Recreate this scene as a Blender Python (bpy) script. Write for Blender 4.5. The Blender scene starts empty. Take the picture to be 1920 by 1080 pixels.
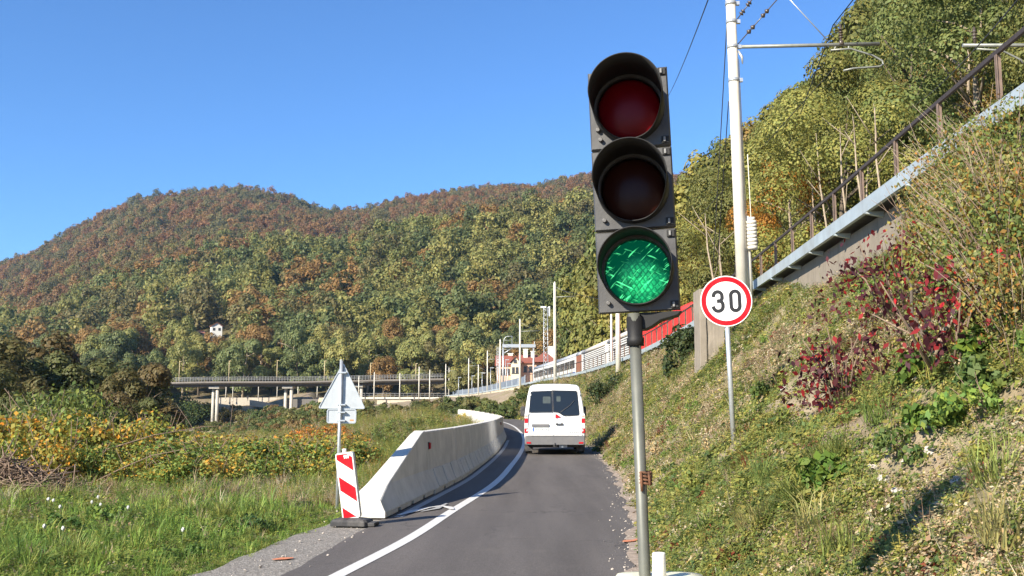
import bpy, bmesh, math, random
import numpy as np
from mathutils import Vector, Matrix

# ------------------------------------------------------------------ camera, sky, sun, exposure
scene = bpy.context.scene
EYE = 1.5
PITCH = math.atan(228 / 1900)
cam_data = bpy.data.cameras.new("camera")
cam_data.sensor_width = 36.0
cam_data.lens = 36.0 * 1900 / 1920
cam_data.clip_start = 0.05
cam_data.clip_end = 9000
cam = bpy.data.objects.new("camera", cam_data)
scene.collection.objects.link(cam)
cam.location = (0, 0, EYE)
cam.rotation_euler = (math.pi / 2 + PITCH, 0, 0)
scene.camera = cam

SUN_DIR = Vector((1.22, 1.30, -1.0)).normalized()      # the way the light travels
SUN_EL = math.asin(-SUN_DIR.z)
SUN_AZ = math.atan2(-SUN_DIR.x, -SUN_DIR.y)
world = bpy.data.worlds.new("World")
scene.world = world
world.use_nodes = True
wn = world.node_tree
bg = wn.nodes["Background"]
sky = wn.nodes.new("ShaderNodeTexSky")
sky.sky_type = 'NISHITA'
sky.sun_disc = False
sky.sun_elevation = SUN_EL
sky.sun_rotation = SUN_AZ % (2 * math.pi)
sky.altitude = 300
sky.air_density = 1.0
sky.dust_density = 0.0
sky.ozone_density = 10.0
wn.links.new(sky.outputs[0], bg.inputs[0])
bg.inputs[1].default_value = 0.10
sun_data = bpy.data.lights.new("sun", 'SUN')
sun_data.energy = 5.0
sun_data.angle = math.radians(0.5)
sun_data.color = (1.0, 0.91, 0.76)
sun = bpy.data.objects.new("sun", sun_data)
scene.collection.objects.link(sun)
sun.rotation_euler = SUN_DIR.to_track_quat('-Z', 'Y').to_euler()
scene.view_settings.view_transform = 'Standard'
scene.view_settings.look = 'None'
scene.view_settings.gamma = 1.0
scene.view_settings.exposure = 1.12
scene.cycles.max_bounces = 6
scene.cycles.diffuse_bounces = 3
scene.cycles.glossy_bounces = 3
scene.cycles.transmission_bounces = 4
scene.cycles.transparent_max_bounces = 6

rng = np.random.default_rng(7)
R = random.Random(11)


def at(px, py, Y):
    """a point of the place at depth Y (metres ahead of the camera), from a sight line"""
    dx = (px - 960) / 1900
    dy = -(py - 540) / 1900
    y = math.cos(PITCH) - dy * math.sin(PITCH)
    z = math.sin(PITCH) + dy * math.cos(PITCH)
    t = Y / y
    return Vector((dx * t, Y, EYE + z * t))


# ------------------------------------------------------------------ helpers
def link(o):
    scene.collection.objects.link(o)
    return o


def tag(o, label=None, cat=None, group=None, kind=None):
    if label: o["label"] = label
    if cat: o["category"] = cat
    if group: o["group"] = group
    if kind: o["kind"] = kind
    return o


def thing(name, label, cat, loc=(0, 0, 0), rot=(0, 0, 0), group=None):
    o = bpy.data.objects.new(name, None)
    o.empty_display_size = 0.2
    link(o)
    o.location = loc
    o.rotation_euler = rot
    return tag(o, label, cat, group)


def copy_tree(o, parent=None):
    c = o.copy()
    link(c)
    if parent is not None:
        c.parent = parent
    for ch in list(o.children):
        copy_tree(ch, c)
    return c


class MB:
    """collects shapes and links them as ONE mesh object"""
    def __init__(self):
        self.v = []; self.f = []; self.m = []; self.s = []

    def add(self, vs, fs, mi=0, smooth=False):
        b = len(self.v)
        self.v += [tuple(p) for p in vs]
        for f in fs:
            self.f.append(tuple(b + i for i in f)); self.m.append(mi); self.s.append(smooth)
        return self

    def box(self, x0, x1, y0, y1, z0, z1, mi=0, M=None):
        vs = [(x, y, z) for z in (z0, z1) for y in (y0, y1) for x in (x0, x1)]
        if M is not None: vs = [M @ Vector(p) for p in vs]
        return self.add(vs, [(0, 2, 3, 1), (4, 5, 7, 6), (0, 1, 5, 4), (2, 6, 7, 3), (0, 4, 6, 2), (1, 3, 7, 5)], mi)

    def tube(self, pts, rad, n=8, mi=0, caps=True):
        pts = [Vector(p) for p in pts]
        if not hasattr(rad, '__len__'): rad = [rad] * len(pts)
        vs = []; fs = []
        prev = None
        for i, p in enumerate(pts):
            d = (pts[min(i + 1, len(pts) - 1)] - pts[max(i - 1, 0)])
            if d.length < 1e-9: d = Vector((0, 0, 1))
            d.normalize()
            if prev is None:
                a = d.cross(Vector((0, 0, 1)) if abs(d.z) < 0.9 else Vector((0, 1, 0))).normalized()
            else:
                a = (prev - d * prev.dot(d)).normalized()
            prev = a
            b = d.cross(a)
            for k in range(n):
                t = 2 * math.pi * k / n
                vs.append(p + (a * math.cos(t) + b * math.sin(t)) * rad[i])
        for i in range(len(pts) - 1):
            for k in range(n):
                k2 = (k + 1) % n
                fs.append((i * n + k, i * n + k2, (i + 1) * n + k2, (i + 1) * n + k))
        self.add(vs, fs, mi, True)
        if caps:
            b = len(self.v) - len(vs)
            self.f.append(tuple(b + k for k in reversed(range(n)))); self.m.append(mi); self.s.append(False)
            e = b + (len(pts) - 1) * n
            self.f.append(tuple(e + k for k in range(n))); self.m.append(mi); self.s.append(False)
        return self

    def prism(self, poly, y0, y1, mi=0, M=None, side_mi=None):
        """poly in x,z extruded along y (front face looks to -y)"""
        n = len(poly)
        vs = [(x, y0, z) for x, z in poly] + [(x, y1, z) for x, z in poly]
        if M is not None: vs = [M @ Vector(p) for p in vs]
        self.add(vs, [tuple(range(n)), tuple(reversed(range(n, 2 * n)))], mi)
        b = len(self.v) - 2 * n
        for i in range(n):
            j = (i + 1) % n
            self.f.append((b + j, b + i, b + n + i, b + n + j)); self.m.append(mi if side_mi is None else side_mi); self.s.append(False)
        return self

    def loft(self, secs, mi=0, smooth=True, caps=True, closed=True):
        n = len(secs[0]); vs = [p for s in secs for p in s]; fs = []
        for i in range(len(secs) - 1):
            for k in range(n if closed else n - 1):
                k2 = (k + 1) % n
                fs.append((i * n + k, i * n + k2, (i + 1) * n + k2, (i + 1) * n + k))
        self.add(vs, fs, mi, smooth)
        if caps:
            b = len(self.v) - len(vs); e = b + (len(secs) - 1) * n
            self.f.append(tuple(b + k for k in reversed(range(n)))); self.m.append(mi); self.s.append(False)
            self.f.append(tuple(e + k for k in range(n))); self.m.append(mi); self.s.append(False)
        return self

    def build(self, name, mats, parent=None, bevel=0.0, recalc=True, loc=None):
        me = bpy.data.meshes.new(name)
        me.from_pydata(self.v, [], self.f)
        for m in (mats if isinstance(mats, (list, tuple)) else [mats]):
            me.materials.append(m)
        me.polygons.foreach_set("material_index", self.m)
        me.polygons.foreach_set("use_smooth", self.s)
        if recalc:
            bm = bmesh.new(); bm.from_mesh(me)
            bmesh.ops.recalc_face_normals(bm, faces=bm.faces)
            bm.to_mesh(me); bm.free()
        me.update()
        o = link(bpy.data.objects.new(name, me))
        if parent is not None: o.parent = parent
        if loc is not None: o.location = loc
        if bevel > 0:
            b = o.modifiers.new("bevel", 'BEVEL'); b.width = bevel; b.segments = 2; b.limit_method = 'ANGLE'; b.angle_limit = math.radians(35)
        return o


def np_mesh(name, V, quads=None, tris=None, col=None, mat=None, smooth=False):
    me = bpy.data.meshes.new(name)
    V = np.asarray(V, dtype=np.float32)
    nq = 0 if quads is None else len(quads)
    nt = 0 if tris is None else len(tris)
    me.vertices.add(len(V)); me.vertices.foreach_set("co", V.ravel())
    parts = []
    if nq: parts.append(np.asarray(quads, dtype=np.int32).ravel())
    if nt: parts.append(np.asarray(tris, dtype=np.int32).ravel())
    L = np.concatenate(parts)
    me.loops.add(len(L)); me.loops.foreach_set("vertex_index", L)
    me.polygons.add(nq + nt)
    st = np.concatenate([np.arange(nq) * 4, nq * 4 + np.arange(nt) * 3]).astype(np.int32)
    me.polygons.foreach_set("loop_start", st)
    if smooth: me.polygons.foreach_set("use_smooth", np.ones(nq + nt, dtype=bool))
    if mat is not None: me.materials.append(mat)
    if col is not None:
        a = me.attributes.new("lc", 'FLOAT_COLOR', 'POINT')
        c = np.ones((len(V), 4), dtype=np.float32); c[:, :3] = col
        a.data.foreach_set("color", c.ravel())
    me.update(calc_edges=True); me.validate()
    return me


# ------------------------------------------------------------------ materials
class NT:
    def __init__(self, name):
        self.m = bpy.data.materials.new(name); self.m.use_nodes = True
        self.t = self.m.node_tree; self.n = self.t.nodes; self.b = self.n["Principled BSDF"]
        self.out = self.n["Material Output"]

    def node(self, t, **kw):
        x = self.n.new(t)
        for k, v in kw.items():
            if k in ('operation', 'blend_type', 'data_type', 'attribute_type', 'attribute_name', 'feature', 'wave_type', 'bands_direction', 'rings_direction', 'wave_profile', 'distance', 'interpolation_type', 'noise_dimensions'):
                setattr(x, k, v)
            else:
                x.inputs[k.replace('_', ' ')].default_value = v
        return x

    def l(self, a, b): self.t.links.new(a, b)

    def coord(self, kind='Object', scale=(1, 1, 1)):
        c = self.n.new("ShaderNodeTexCoord"); mp = self.n.new("ShaderNodeMapping")
        mp.inputs['Scale'].default_value = scale
        self.l(c.outputs[kind], mp.inputs[0]); return mp.outputs[0]

    def noise(self, vec, scale, detail=4, rough=0.55):
        x = self.n.new("ShaderNodeTexNoise"); x.inputs['Scale'].default_value = scale
        x.inputs['Detail'].default_value = detail; x.inputs['Roughness'].default_value = rough
        if vec is not None: self.l(vec, x.inputs['Vector'])
        return x.outputs['Fac']

    def ramp(self, fac, stops, interp='LINEAR'):
        r = self.n.new("ShaderNodeValToRGB"); r.color_ramp.interpolation = interp
        e = r.color_ramp.elements
        while len(e) < len(stops): e.new(0.5)
        for el, (p, c) in zip(e, stops):
            el.position = p; el.color = (*c, 1) if len(c) == 3 else c
        self.l(fac, r.inputs[0]); return r.outputs[0]

    def mix(self, fac, a, b, blend='MIX'):
        x = self.n.new("ShaderNodeMix"); x.data_type = 'RGBA'; x.blend_type = blend
        for i, v in ((0, fac), (6, a), (7, b)):
            if isinstance(v, (int, float)): x.inputs[i].default_value = v
            elif isinstance(v, tuple): x.inputs[i].default_value = (*v, 1)
            else: self.l(v, x.inputs[i])
        return x.outputs[2]

    def bump(self, h, strength=0.3, dist=0.02):
        x = self.n.new("ShaderNodeBump"); x.inputs['Strength'].default_value = strength; x.inputs['Distance'].default_value = dist
        self.l(h, x.inputs['Height']); self.l(x.outputs[0], self.b.inputs['Normal'])


def mat(name, col, rough=0.6, metal=0.0, var=0.15, scale=6.0, dirt=None, dirt_amt=0.5, bump=0.0, coat=0.0, stretch=(1, 1, 1), bscale=None):
    t = NT(name); v = t.coord('Object', stretch)
    n = t.noise(v, scale, 6, 0.6)
    lo = tuple(c * (1 - var) for c in col); hi = tuple(min(1, c * (1 + var)) for c in col)
    c = t.ramp(n, [(0.3, lo), (0.7, hi)])
    if dirt is not None:
        n2 = t.noise(v, scale * 0.35, 8, 0.65)
        f = t.ramp(n2, [(0.45, (0, 0, 0)), (0.75, (dirt_amt,) * 3)])
        c = t.mix(f, c, dirt)
    t.l(c, t.b.inputs['Base Color'])
    t.b.inputs['Roughness'].default_value = rough; t.b.inputs['Metallic'].default_value = metal
    if coat: t.b.inputs['Coat Weight'].default_value = coat
    if bump: t.bump(t.noise(v, bscale or scale * 8, 5, 0.6), bump, 0.01)
    return t.m


def leaf_mat(name, instanced, transl=0.35, rough=0.55):
    t = NT(name)
    a = t.node("ShaderNodeAttribute", attribute_name="lc", attribute_type='GEOMETRY')
    if instanced:
        b = t.node("ShaderNodeAttribute", attribute_name="tint", attribute_type='INSTANCER'); bc = b.outputs['Color']
    else:
        b = t.n.new("ShaderNodeObjectInfo"); bc = b.outputs['Color']
    c = t.mix(1.0, a.outputs['Color'], bc, 'MULTIPLY')
    t.l(c, t.b.inputs['Base Color']); t.b.inputs['Roughness'].default_value = rough
    t.b.inputs['Specular IOR Level'].default_value = 0.25
    tr = t.n.new("ShaderNodeBsdfTranslucent"); t.l(c, tr.inputs[0])
    mx = t.n.new("ShaderNodeMixShader"); mx.inputs[0].default_value = transl
    t.l(t.b.outputs[0], mx.inputs[1]); t.l(tr.outputs[0], mx.inputs[2]); t.l(mx.outputs[0], t.out.inputs[0])
    return t.m


LEAF_I = leaf_mat("leaf_scattered", True, 0.42)
LEAF_O = leaf_mat("leaf", False)
BARK = mat("bark", (0.11, 0.085, 0.06), 0.9, var=0.35, scale=9, bump=0.5)
BARK_PALE = mat("bark_pale", (0.30, 0.24, 0.17), 0.9, var=0.3, scale=9, bump=0.4)
TWIG = mat("dry_twig", (0.20, 0.14, 0.10), 0.9, var=0.4, scale=12)
GALV = mat("galvanised_steel", (0.50, 0.53, 0.55), 0.42, 0.55, var=0.12, scale=14)
STEEL_SIGN = mat("sign_back_aluminium", (0.46, 0.49, 0.51), 0.5, 0.35, var=0.08, scale=10)
WHITE_P = mat("white_plastic", (0.78, 0.77, 0.73), 0.45, var=0.04, scale=8, dirt=(0.5, 0.46, 0.4), dirt_amt=0.25)
RED_P = mat("red_reflective", (0.46, 0.006, 0.014), 0.5, var=0.06, scale=10, dirt=(0.5, 0.2, 0.18), dirt_amt=0.12)
RED_P.node_tree.nodes["Principled BSDF"].inputs["Specular IOR Level"].default_value = 0.15
RUBBER = mat("black_rubber", (0.03, 0.03, 0.032), 0.75, var=0.3, scale=20, dirt=(0.2, 0.18, 0.16), dirt_amt=0.5)
DARKSTEEL = mat("dark_brown_steel", (0.055, 0.042, 0.035), 0.6, 0.2, var=0.3, scale=20)
RUST = mat("rusty_iron", (0.16, 0.075, 0.04), 0.85, 0.2, var=0.5, scale=30)
GLASS_D = NT("dark_glass"); GLASS_D.b.inputs['Base Color'].default_value = (0.012, 0.014, 0.016, 1); GLASS_D.b.inputs['Roughness'].default_value = 0.06; GLASS_D = GLASS_D.m


def concrete(name, col, streak=0.5, scale=2.5):
    t = NT(name); v = t.coord('Object')
    n = t.noise(v, scale, 8, 0.65)
    c = t.ramp(n, [(0.28, tuple(x * 0.78 for x in col)), (0.72, tuple(min(1, x * 1.12) for x in col))])
    vs = t.coord('Object', (5, 5, 0.35))
    s = t.ramp(t.noise(vs, 2.2, 6, 0.7), [(0.5, (0, 0, 0)), (0.8, (streak,) * 3)])
    c = t.mix(s, c, tuple(x * 0.42 for x in col))
    sp = t.ramp(t.noise(v, 60, 3, 0.6), [(0.62, (0, 0, 0)), (0.75, (0.35,) * 3)])
    c = t.mix(sp, c, tuple(x * 0.5 for x in col))
    t.l(c, t.b.inputs['Base Color']); t.b.inputs['Roughness'].default_value = 0.85
    t.bump(t.noise(v, 45, 6, 0.65), 0.25, 0.01)
    return t.m


CONC_NEW = concrete("barrier_concrete", (0.64, 0.615, 0.55), 0.30)
CONC_OLD = concrete("weathered_concrete", (0.27, 0.23, 0.18), 0.75)
CONC_MAST = concrete("mast_concrete", (0.66, 0.62, 0.53), 0.15, 1.2)
STONE = concrete("pale_stone", (0.52, 0.45, 0.34), 0.4, 1.0)


# ------------------------------------------------------------------ numpy noise
def vnoise(x, y, seed=0):
    x = np.asarray(x, float); y = np.asarray(y, float)
    xi = np.floor(x).astype(np.int64); yi = np.floor(y).astype(np.int64)
    fx = x - xi; fy = y - yi
    fx = fx * fx * (3 - 2 * fx); fy = fy * fy * (3 - 2 * fy)

    def h(i, j):
        n = (i * 374761393 + j * 668265263 + seed * 1442695041) & 0x7fffffff
        n = ((n ^ (n >> 13)) * 1274126177) & 0x7fffffff
        return ((n ^ (n >> 16)) & 0xffff) / 65535.0
    return (h(xi, yi) * (1 - fx) + h(xi + 1, yi) * fx) * (1 - fy) + (h(xi, yi + 1) * (1 - fx) + h(xi + 1, yi + 1) * fx) * fy


def fbm(x, y, seed=0, oct=4):
    s = 0; a = 0.5; t = 0
    for k in range(oct):
        s = s + a * vnoise(x * 2 ** k, y * 2 ** k, seed + k * 17); t += a; a *= 0.5
    return s / t


def curve(xs, ys):
    xs = np.array(xs, float); ys = np.array(ys, float)
    d = np.gradient(ys, xs)

    def f(x):
        x = np.asarray(x, float); xc = np.clip(x, xs[0], xs[-1])
        i = np.clip(np.searchsorted(xs, xc) - 1, 0, len(xs) - 2)
        h = xs[i + 1] - xs[i]; t = (xc - xs[i]) / h
        r = ((1 + 2 * t) * (1 - t) ** 2 * ys[i] + t * (1 - t) ** 2 * h * d[i] + t * t * (3 - 2 * t) * ys[i + 1] + t * t * (t - 1) * h * d[i + 1])
        return r
    return f


def sm(t):
    t = np.clip(t, 0, 1); return t * t * (3 - 2 * t)


# ------------------------------------------------------------------ the lie of the land
x_line = curve([-30, 0, 9.57, 11.88, 15.4, 20.26, 29.09, 40.33, 52.74, 66, 80, 92, 107, 127, 150, 200, 260],
               [-7.4, -3.0, -1.58, -1.25, -0.91, -0.44, 0.02, 0.42, 0.6, 0.5, 0.0, -0.9, -2.8, -6.6, -12.5, -28, -50])
x_edge = curve([-30, 0, 9.6, 13.44, 19.58, 33.03, 52.7, 66, 80, 92, 107, 127, 150, 200, 260],
               [-4.6, -0.1, 1.16, 1.63, 2.14, 2.92, 3.4, 3.35, 2.8, 1.9, 0.1, -3.7, -9.6, -25, -47])
x_ledge = curve([-30, 5, 10.7, 14.64, 18.96, 27.6, 45, 60, 75, 95, 127, 165, 204, 236, 259, 300],
                [4.6, 5.3, 5.57, 5.8, 6.1, 6.66, 7.4, 7.65, 7.4, 6.4, 2.7, -1.6, -6.4, -12, -18, -28])
x_asph = curve([-30, 0, 9.54, 11.88, 13.44, 16, 22, 30, 46, 57, 66, 80, 92, 105, 127, 150, 200, 260],
               [-7.6, -3.1, -2.10, -1.96, -1.86, -1.75, -1.35, -1.0, -0.6, -0.55, -1.1, -2.7, -4.4, -7.2, -12, -18, -33, -56])
x_grav = curve([-30, 0, 9.54, 13.03, 14.5, 22, 60, 90, 130, 260], [-8.8, -4.1, -2.9, -2.53, -2.4, -1.9, -1.5, -4.9, -13.5, -58])
x_barr = curve([14.35, 17.92, 21.92, 26.95, 34.6, 46.07, 56.87, 66, 80, 92, 105, 120],
               [-1.76, -1.45, -1.12, -0.87, -0.59, -0.36, -0.35, -0.95, -2.5, -4.2, -7.0, -11.0])
z_road = curve([-30, 0, 45, 65, 85, 120, 160, 260], [0, 0, 0, 0.10, 0.33, 0.7, 1.0, 1.6])
x_hill = curve([0, 30, 60, 100, 140, 200, 260, 330, 500], [13.0, 13.5, 16.0, 15.5, 14.0, 12.5, 13.5, 5.0, -10])
RAIL_Z = 4.6
ridge_far = curve([-1500, -600, -200, 0, 60, 150, 240, 330, 430, 520, 600, 660, 740, 850, 940, 1020, 1090, 1180, 1280, 1500, 2000, 3500],
                  [640, 600, 560, 508, 482, 428, 386, 372, 362, 376, 404, 406, 388, 370, 362, 358, 338, 330, 330, 280, 200, 200])
ridge_near = curve([-1500, -200, 0, 150, 300, 430, 640, 760, 870, 1000, 1150, 1400, 2000, 3500],
                   [700, 680, 655, 610, 560, 530, 520, 485, 460, 440, 430, 420, 400, 400])


def H(x, Y):
    x = np.asarray(x, float); Y = np.asarray(Y, float)
    x, Y = np.broadcast_arrays(x, Y)
    Yc = np.clip(Y, -30, 299)
    xl = x_asph(Yc); xr = x_edge(Yc); xL = x_ledge(Yc) + 0.3; zr = z_road(Yc)
    # bank on the right
    s = (x - xr) / np.maximum(xL - xr, 1.0)
    sc = np.clip(s, 0, 1)
    bump = (fbm(x * 0.9, Y * 0.5, 3) - 0.5) * 0.55 + (fbm(x * 3.1, Y * 2.3, 9) - 0.5) * 0.22
    cv = np.interp(Yc, [5, 12], [0.38, 0.10])
    tz = 4.55 - 0.55 * sm((Yc - 12.5) / 2.5) * (1 - sm((Yc - 20.5) / 5))
    bank = (tz - zr) * ((1 - cv) * sc + cv * sc * sc) + zr + bump * np.sin(np.pi * sc) ** 0.7 - 0.06 * (1 - sc)
    bench = tz + (RAIL_Z - tz) * sm((x - xL - 0.05) / 0.25)
    right = np.where(s < 1, bank, bench)
    # left of the road: verge, meadow, then the river valley
    d = xl - x
    left = zr * (1 - sm((d - 3) / 12)) - 0.06 + (fbm(x * 0.6, Y * 0.6, 5) - 0.5) * 0.16 * sm((d - 0.8) / 2)
    left = left - 3.85 * sm((d - 5) / 22) * sm((Y - 30) / 75)
    left = left - 1.6 * sm((d - 20) / 12) * sm((Y - 180) / 20) * (1 - sm((Y - 244) / 14))
    left = left + 8.2 * sm((Y - 276) / 26)
    z = np.where(x < xl, left, np.where(x < xr, zr - 0.06, right))
    far = sm((Y - 285) / 20)
    z = z * (1 - far) + RAIL_Z * far
    # the wooded hill behind the railway
    u = x - x_hill(np.clip(Y, 0, 500))
    slope = np.interp(Y, [0, 90, 200, 300, 500], [1.0, 1.15, 1.0, 0.6, 0.4])
    hr = RAIL_Z + slope * (np.sqrt(u * u + 9) + u) / 2 * 1.0 + (fbm(x * 0.05, Y * 0.05, 21) - 0.5) * 8 * sm(u / 25)
    hr = np.minimum(hr, 120)
    z = np.where((u > -6) & (Y > -40), np.maximum(z, hr - 0.5), z)
    # hills across the valley
    Ys = np.maximum(Y, 1.0)
    px = np.clip(960 + 1900 * x / Ys, -1500, 3500)
    e1 = (768 - ridge_near(px)) / 1900 * 520
    e2 = np.minimum((768 - ridge_far(px)) / 1900 * 1150, 262)
    t1 = np.clip((Y - 305) / 215, 0, 1)
    t2 = np.clip((Y - 520) / 630, 0, 1)
    hf = RAIL_Z + (e1 - RAIL_Z) * t1 ** 1.15 + (e2 - e1) * (t2 ** 1.1)
    hf = hf - np.maximum(Y - 1150, 0) * 0.35
    hf = hf + (fbm(x * 0.012, Y * 0.012, 33) - 0.5) * 26 * sm((Y - 330) / 200) * (1 - 0.75 * sm((Y - 900) / 250))
    hf = np.clip(hf, -5.0, 255.0)
    z = np.where(Y > 300, np.maximum(z, hf), z)
    return z


def Hs(x, Y): return float(H(np.array([x]), np.array([Y]))[0])


def ground_material():
    t = NT("earth"); v = t.coord('Object')
    n = t.noise(v, 0.9, 8, 0.65)
    soil = t.ramp(n, [(0.3, (0.22, 0.165, 0.125)), (0.5, (0.36, 0.275, 0.215)), (0.7, (0.46, 0.37, 0.30))])
    n2 = t.noise(v, 14, 6, 0.7)
    soil = t.mix(t.ramp(n2, [(0.45, (0, 0, 0)), (0.7, (0.6,) * 3)]), soil, (0.10, 0.075, 0.05))
    green = t.ramp(t.noise(v, 2.0, 6, 0.7), [(0.35, (0.13, 0.125, 0.05)), (0.65, (0.26, 0.22, 0.11))])
    f = t.ramp(t.noise(v, 0.35, 6, 0.7), [(0.35, (0, 0, 0)), (0.6, (0.75,) * 3)])
    c = t.mix(f, soil, green)
    # under the far woods: leaf litter
    g = t.n.new("ShaderNodeNewGeometry"); sx = t.n.new("ShaderNodeSeparateXYZ"); t.l(g.outputs['Position'], sx.inputs[0])
    mr = t.n.new("ShaderNodeMapRange"); mr.inputs[1].default_value = 285; mr.inputs[2].default_value = 330
    t.l(sx.outputs[1], mr.inputs[0])
    c = t.mix(mr.outputs[0], c, (0.12, 0.10, 0.05))
    t.l(c, t.b.inputs['Base Color']); t.b.inputs['Roughness'].default_value = 0.95
    t.b.inputs['Specular IOR Level'].default_value = 0.1
    t.bump(t.noise(v, 22, 8, 0.7), 0.6, 0.03)
    return t.m


def build_ground():
    th = np.concatenate([np.arange(-180, -44, 4.0), np.arange(-44, 44.01, 0.28), np.arange(48, 180, 4.0)])
    r = 0.7 * 1.0245 ** np.arange(0, 345)
    r = r[r < 1500]
    T, RR = np.meshgrid(np.radians(th), r, indexing='ij')
    X = RR * np.sin(T); Y = RR * np.cos(T)
    Z = H(X, Y)
    V = np.stack([X, Y, Z], -1).reshape(-1, 3)
    nt, nr = len(th), len(r)
    i = np.arange(nt)[:, None]; j = np.arange(nr - 1)[None, :]
    i2 = (i + 1) % nt
    Q = np.stack([i * nr + j, i * nr + j + 1, i2 * nr + j + 1, i2 * nr + j], -1).reshape(-1, 4)
    V = np.vstack([V, [[0, 0, -0.06]]])
    c = len(V) - 1
    tr = np.stack([np.full(nt, c), np.arange(nt) * nr, ((np.arange(nt) + 1) % nt) * nr], -1)
    me = np_mesh("ground", V, Q, tr, None, ground_material(), True)
    tag(link(bpy.data.objects.new("ground", me)), "earth bank, verge, valley and wooded hills", None, None, "structure")


build_ground()


def ribbon(name, ys, fl, fr, zoff, m, nx=2, wob=0.0):
    ys = np.array(ys); V = []; n = nx
    for k in range(n):
        t = k / (n - 1)
        l = fl(ys); r = fr(ys)
        if wob:
            l = l + (fbm(ys * 1.7, ys * 0, 41) - 0.5) * wob; r = r + (fbm(ys * 1.9, ys * 0, 43) - 0.5) * wob
        x = l * (1 - t) + r * t
        V.append(np.stack([x, ys, z_road(ys) + zoff], -1))
    V = np.stack(V, 1).reshape(-1, 3)
    i = np.arange(len(ys) - 1)[:, None]; j = np.arange(n - 1)[None, :]
    Q = np.stack([i * n + j, i * n + j + 1, (i + 1) * n + j + 1, (i + 1) * n + j], -1).reshape(-1, 4)
    lane = np.zeros((len(V), 3)); lane[:, 0] = V[:, 0] - x_line(V[:, 1])      # metres right of the edge line, for tyre wear
    me = np_mesh(name, V, Q, None, lane, m, True)
    return link(bpy.data.objects.new(name, me))


def asphalt_mat():
    t = NT("asphalt"); v = t.coord('Object')
    base = t.ramp(t.noise(v, 90, 4, 0.7), [(0.3, (0.066, 0.058, 0.052)), (0.55, (0.128, 0.114, 0.104)), (0.8, (0.21, 0.19, 0.175))])
    vs = t.coord('Object', (1.6, 0.12, 1))
    tr = t.ramp(t.noise(vs, 1.3, 5, 0.6), [(0.3, (0.80,) * 3), (0.7, (1.15,) * 3)])
    c = t.mix(1.0, base, tr, 'MULTIPLY')
    la = t.node("ShaderNodeAttribute", attribute_name="lc", attribute_type='GEOMETRY')
    sp = t.n.new("ShaderNodeSeparateXYZ"); t.l(la.outputs['Vector'], sp.inputs[0])
    def track(c0, w):
        a = t.n.new("ShaderNodeMath"); a.operation = 'SUBTRACT'; t.l(sp.outputs[0], a.inputs[0]); a.inputs[1].default_value = c0
        b = t.n.new("ShaderNodeMath"); b.operation = 'ABSOLUTE'; t.l(a.outputs[0], b.inputs[0])
        return t.ramp(b.outputs[0], [(0.0, (1, 1, 1)), (w, (0, 0, 0))])
    tk = t.mix(1.0, track(0.62, 0.38), track(2.08, 0.40), 'ADD')
    wob = t.ramp(t.noise(t.coord('Object', (1.2, 0.1, 1)), 2.0, 5, 0.65), [(0.35, (0.2,) * 3), (0.7, (0.6,) * 3)])
    c = t.mix(t.mix(1.0, tk, wob, 'MULTIPLY'), c, t.mix(1.0, c, (0.76, 0.75, 0.75), 'MULTIPLY'))
    vo = t.n.new("ShaderNodeTexVoronoi"); vo.feature = 'DISTANCE_TO_EDGE'; vo.inputs['Scale'].default_value = 0.55
    wv = t.n.new("ShaderNodeVectorMath"); wv.operation = 'ADD'; nz = t.n.new("ShaderNodeTexNoise"); nz.inputs['Scale'].default_value = 2.5; nz.inputs['Detail'].default_value = 6
    t.l(v, nz.inputs['Vector']); t.l(v, wv.inputs[0]); t.l(nz.outputs['Color'], wv.inputs[1]); t.l(wv.outputs[0], vo.inputs['Vector'])
    cr = t.ramp(vo.outputs['Distance'], [(0.004, (1, 1, 1)), (0.012, (0, 0, 0))])
    crm = t.mix(1.0, cr, t.ramp(t.noise(v, 0.5, 3, 0.6), [(0.48, (0, 0, 0)), (0.62, (0.55,) * 3)]), 'MULTIPLY')
    c = t.mix(crm, c, (0.035, 0.032, 0.03))
    st = t.ramp(t.noise(v, 1.4, 7, 0.7), [(0.55, (0, 0, 0)), (0.8, (0.30,) * 3)])
    c = t.mix(st, c, (0.19, 0.165, 0.14))
    t.l(c, t.b.inputs['Base Color']); t.b.inputs['Roughness'].default_value = 0.82
    t.b.inputs['Specular IOR Level'].default_value = 0.3
    t.bump(t.noise(v, 150, 3, 0.6), 0.35, 0.006)
    return t.m


def gravel_mat():
    t = NT("gravel_verge"); v = t.coord('Object')
    vo = t.n.new("ShaderNodeTexVoronoi"); vo.inputs['Scale'].default_value = 55; t.l(v, vo.inputs['Vector'])
    c = t.ramp(vo.outputs['Color'], [(0.2, (0.13, 0.12, 0.105)), (0.6, (0.24, 0.22, 0.19)), (0.9, (0.38, 0.35, 0.31))])
    c = t.mix(t.ramp(t.noise(v, 2.5, 6, 0.7), [(0.4, (0, 0, 0)), (0.7, (0.6,) * 3)]), c, (0.20, 0.175, 0.15))
    t.l(c, t.b.inputs['Base Color']); t.b.inputs['Roughness'].default_value = 0.95
    t.bump(vo.outputs['Distance'], 0.6, 0.01)
    return t.m


def paint_mat(name, col, wear=0.4):
    t = NT(name); v = t.coord('Object')
    n = t.noise(v, 30, 7, 0.75); n2 = t.noise(v, 3, 5, 0.6)
    f = t.ramp(n, [(0.55, (0, 0, 0)), (0.70, (wear,) * 3)])
    c = t.mix(f, t.mix(t.ramp(n2, [(0.3, (0, 0, 0)), (0.8, (0.35,) * 3)]), col, tuple(x * 0.75 for x in col)), (0.12, 0.115, 0.11))
    t.l(c, t.b.inputs['Base Color']); t.b.inputs['Roughness'].default_value = 0.7
    return t.m


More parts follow.
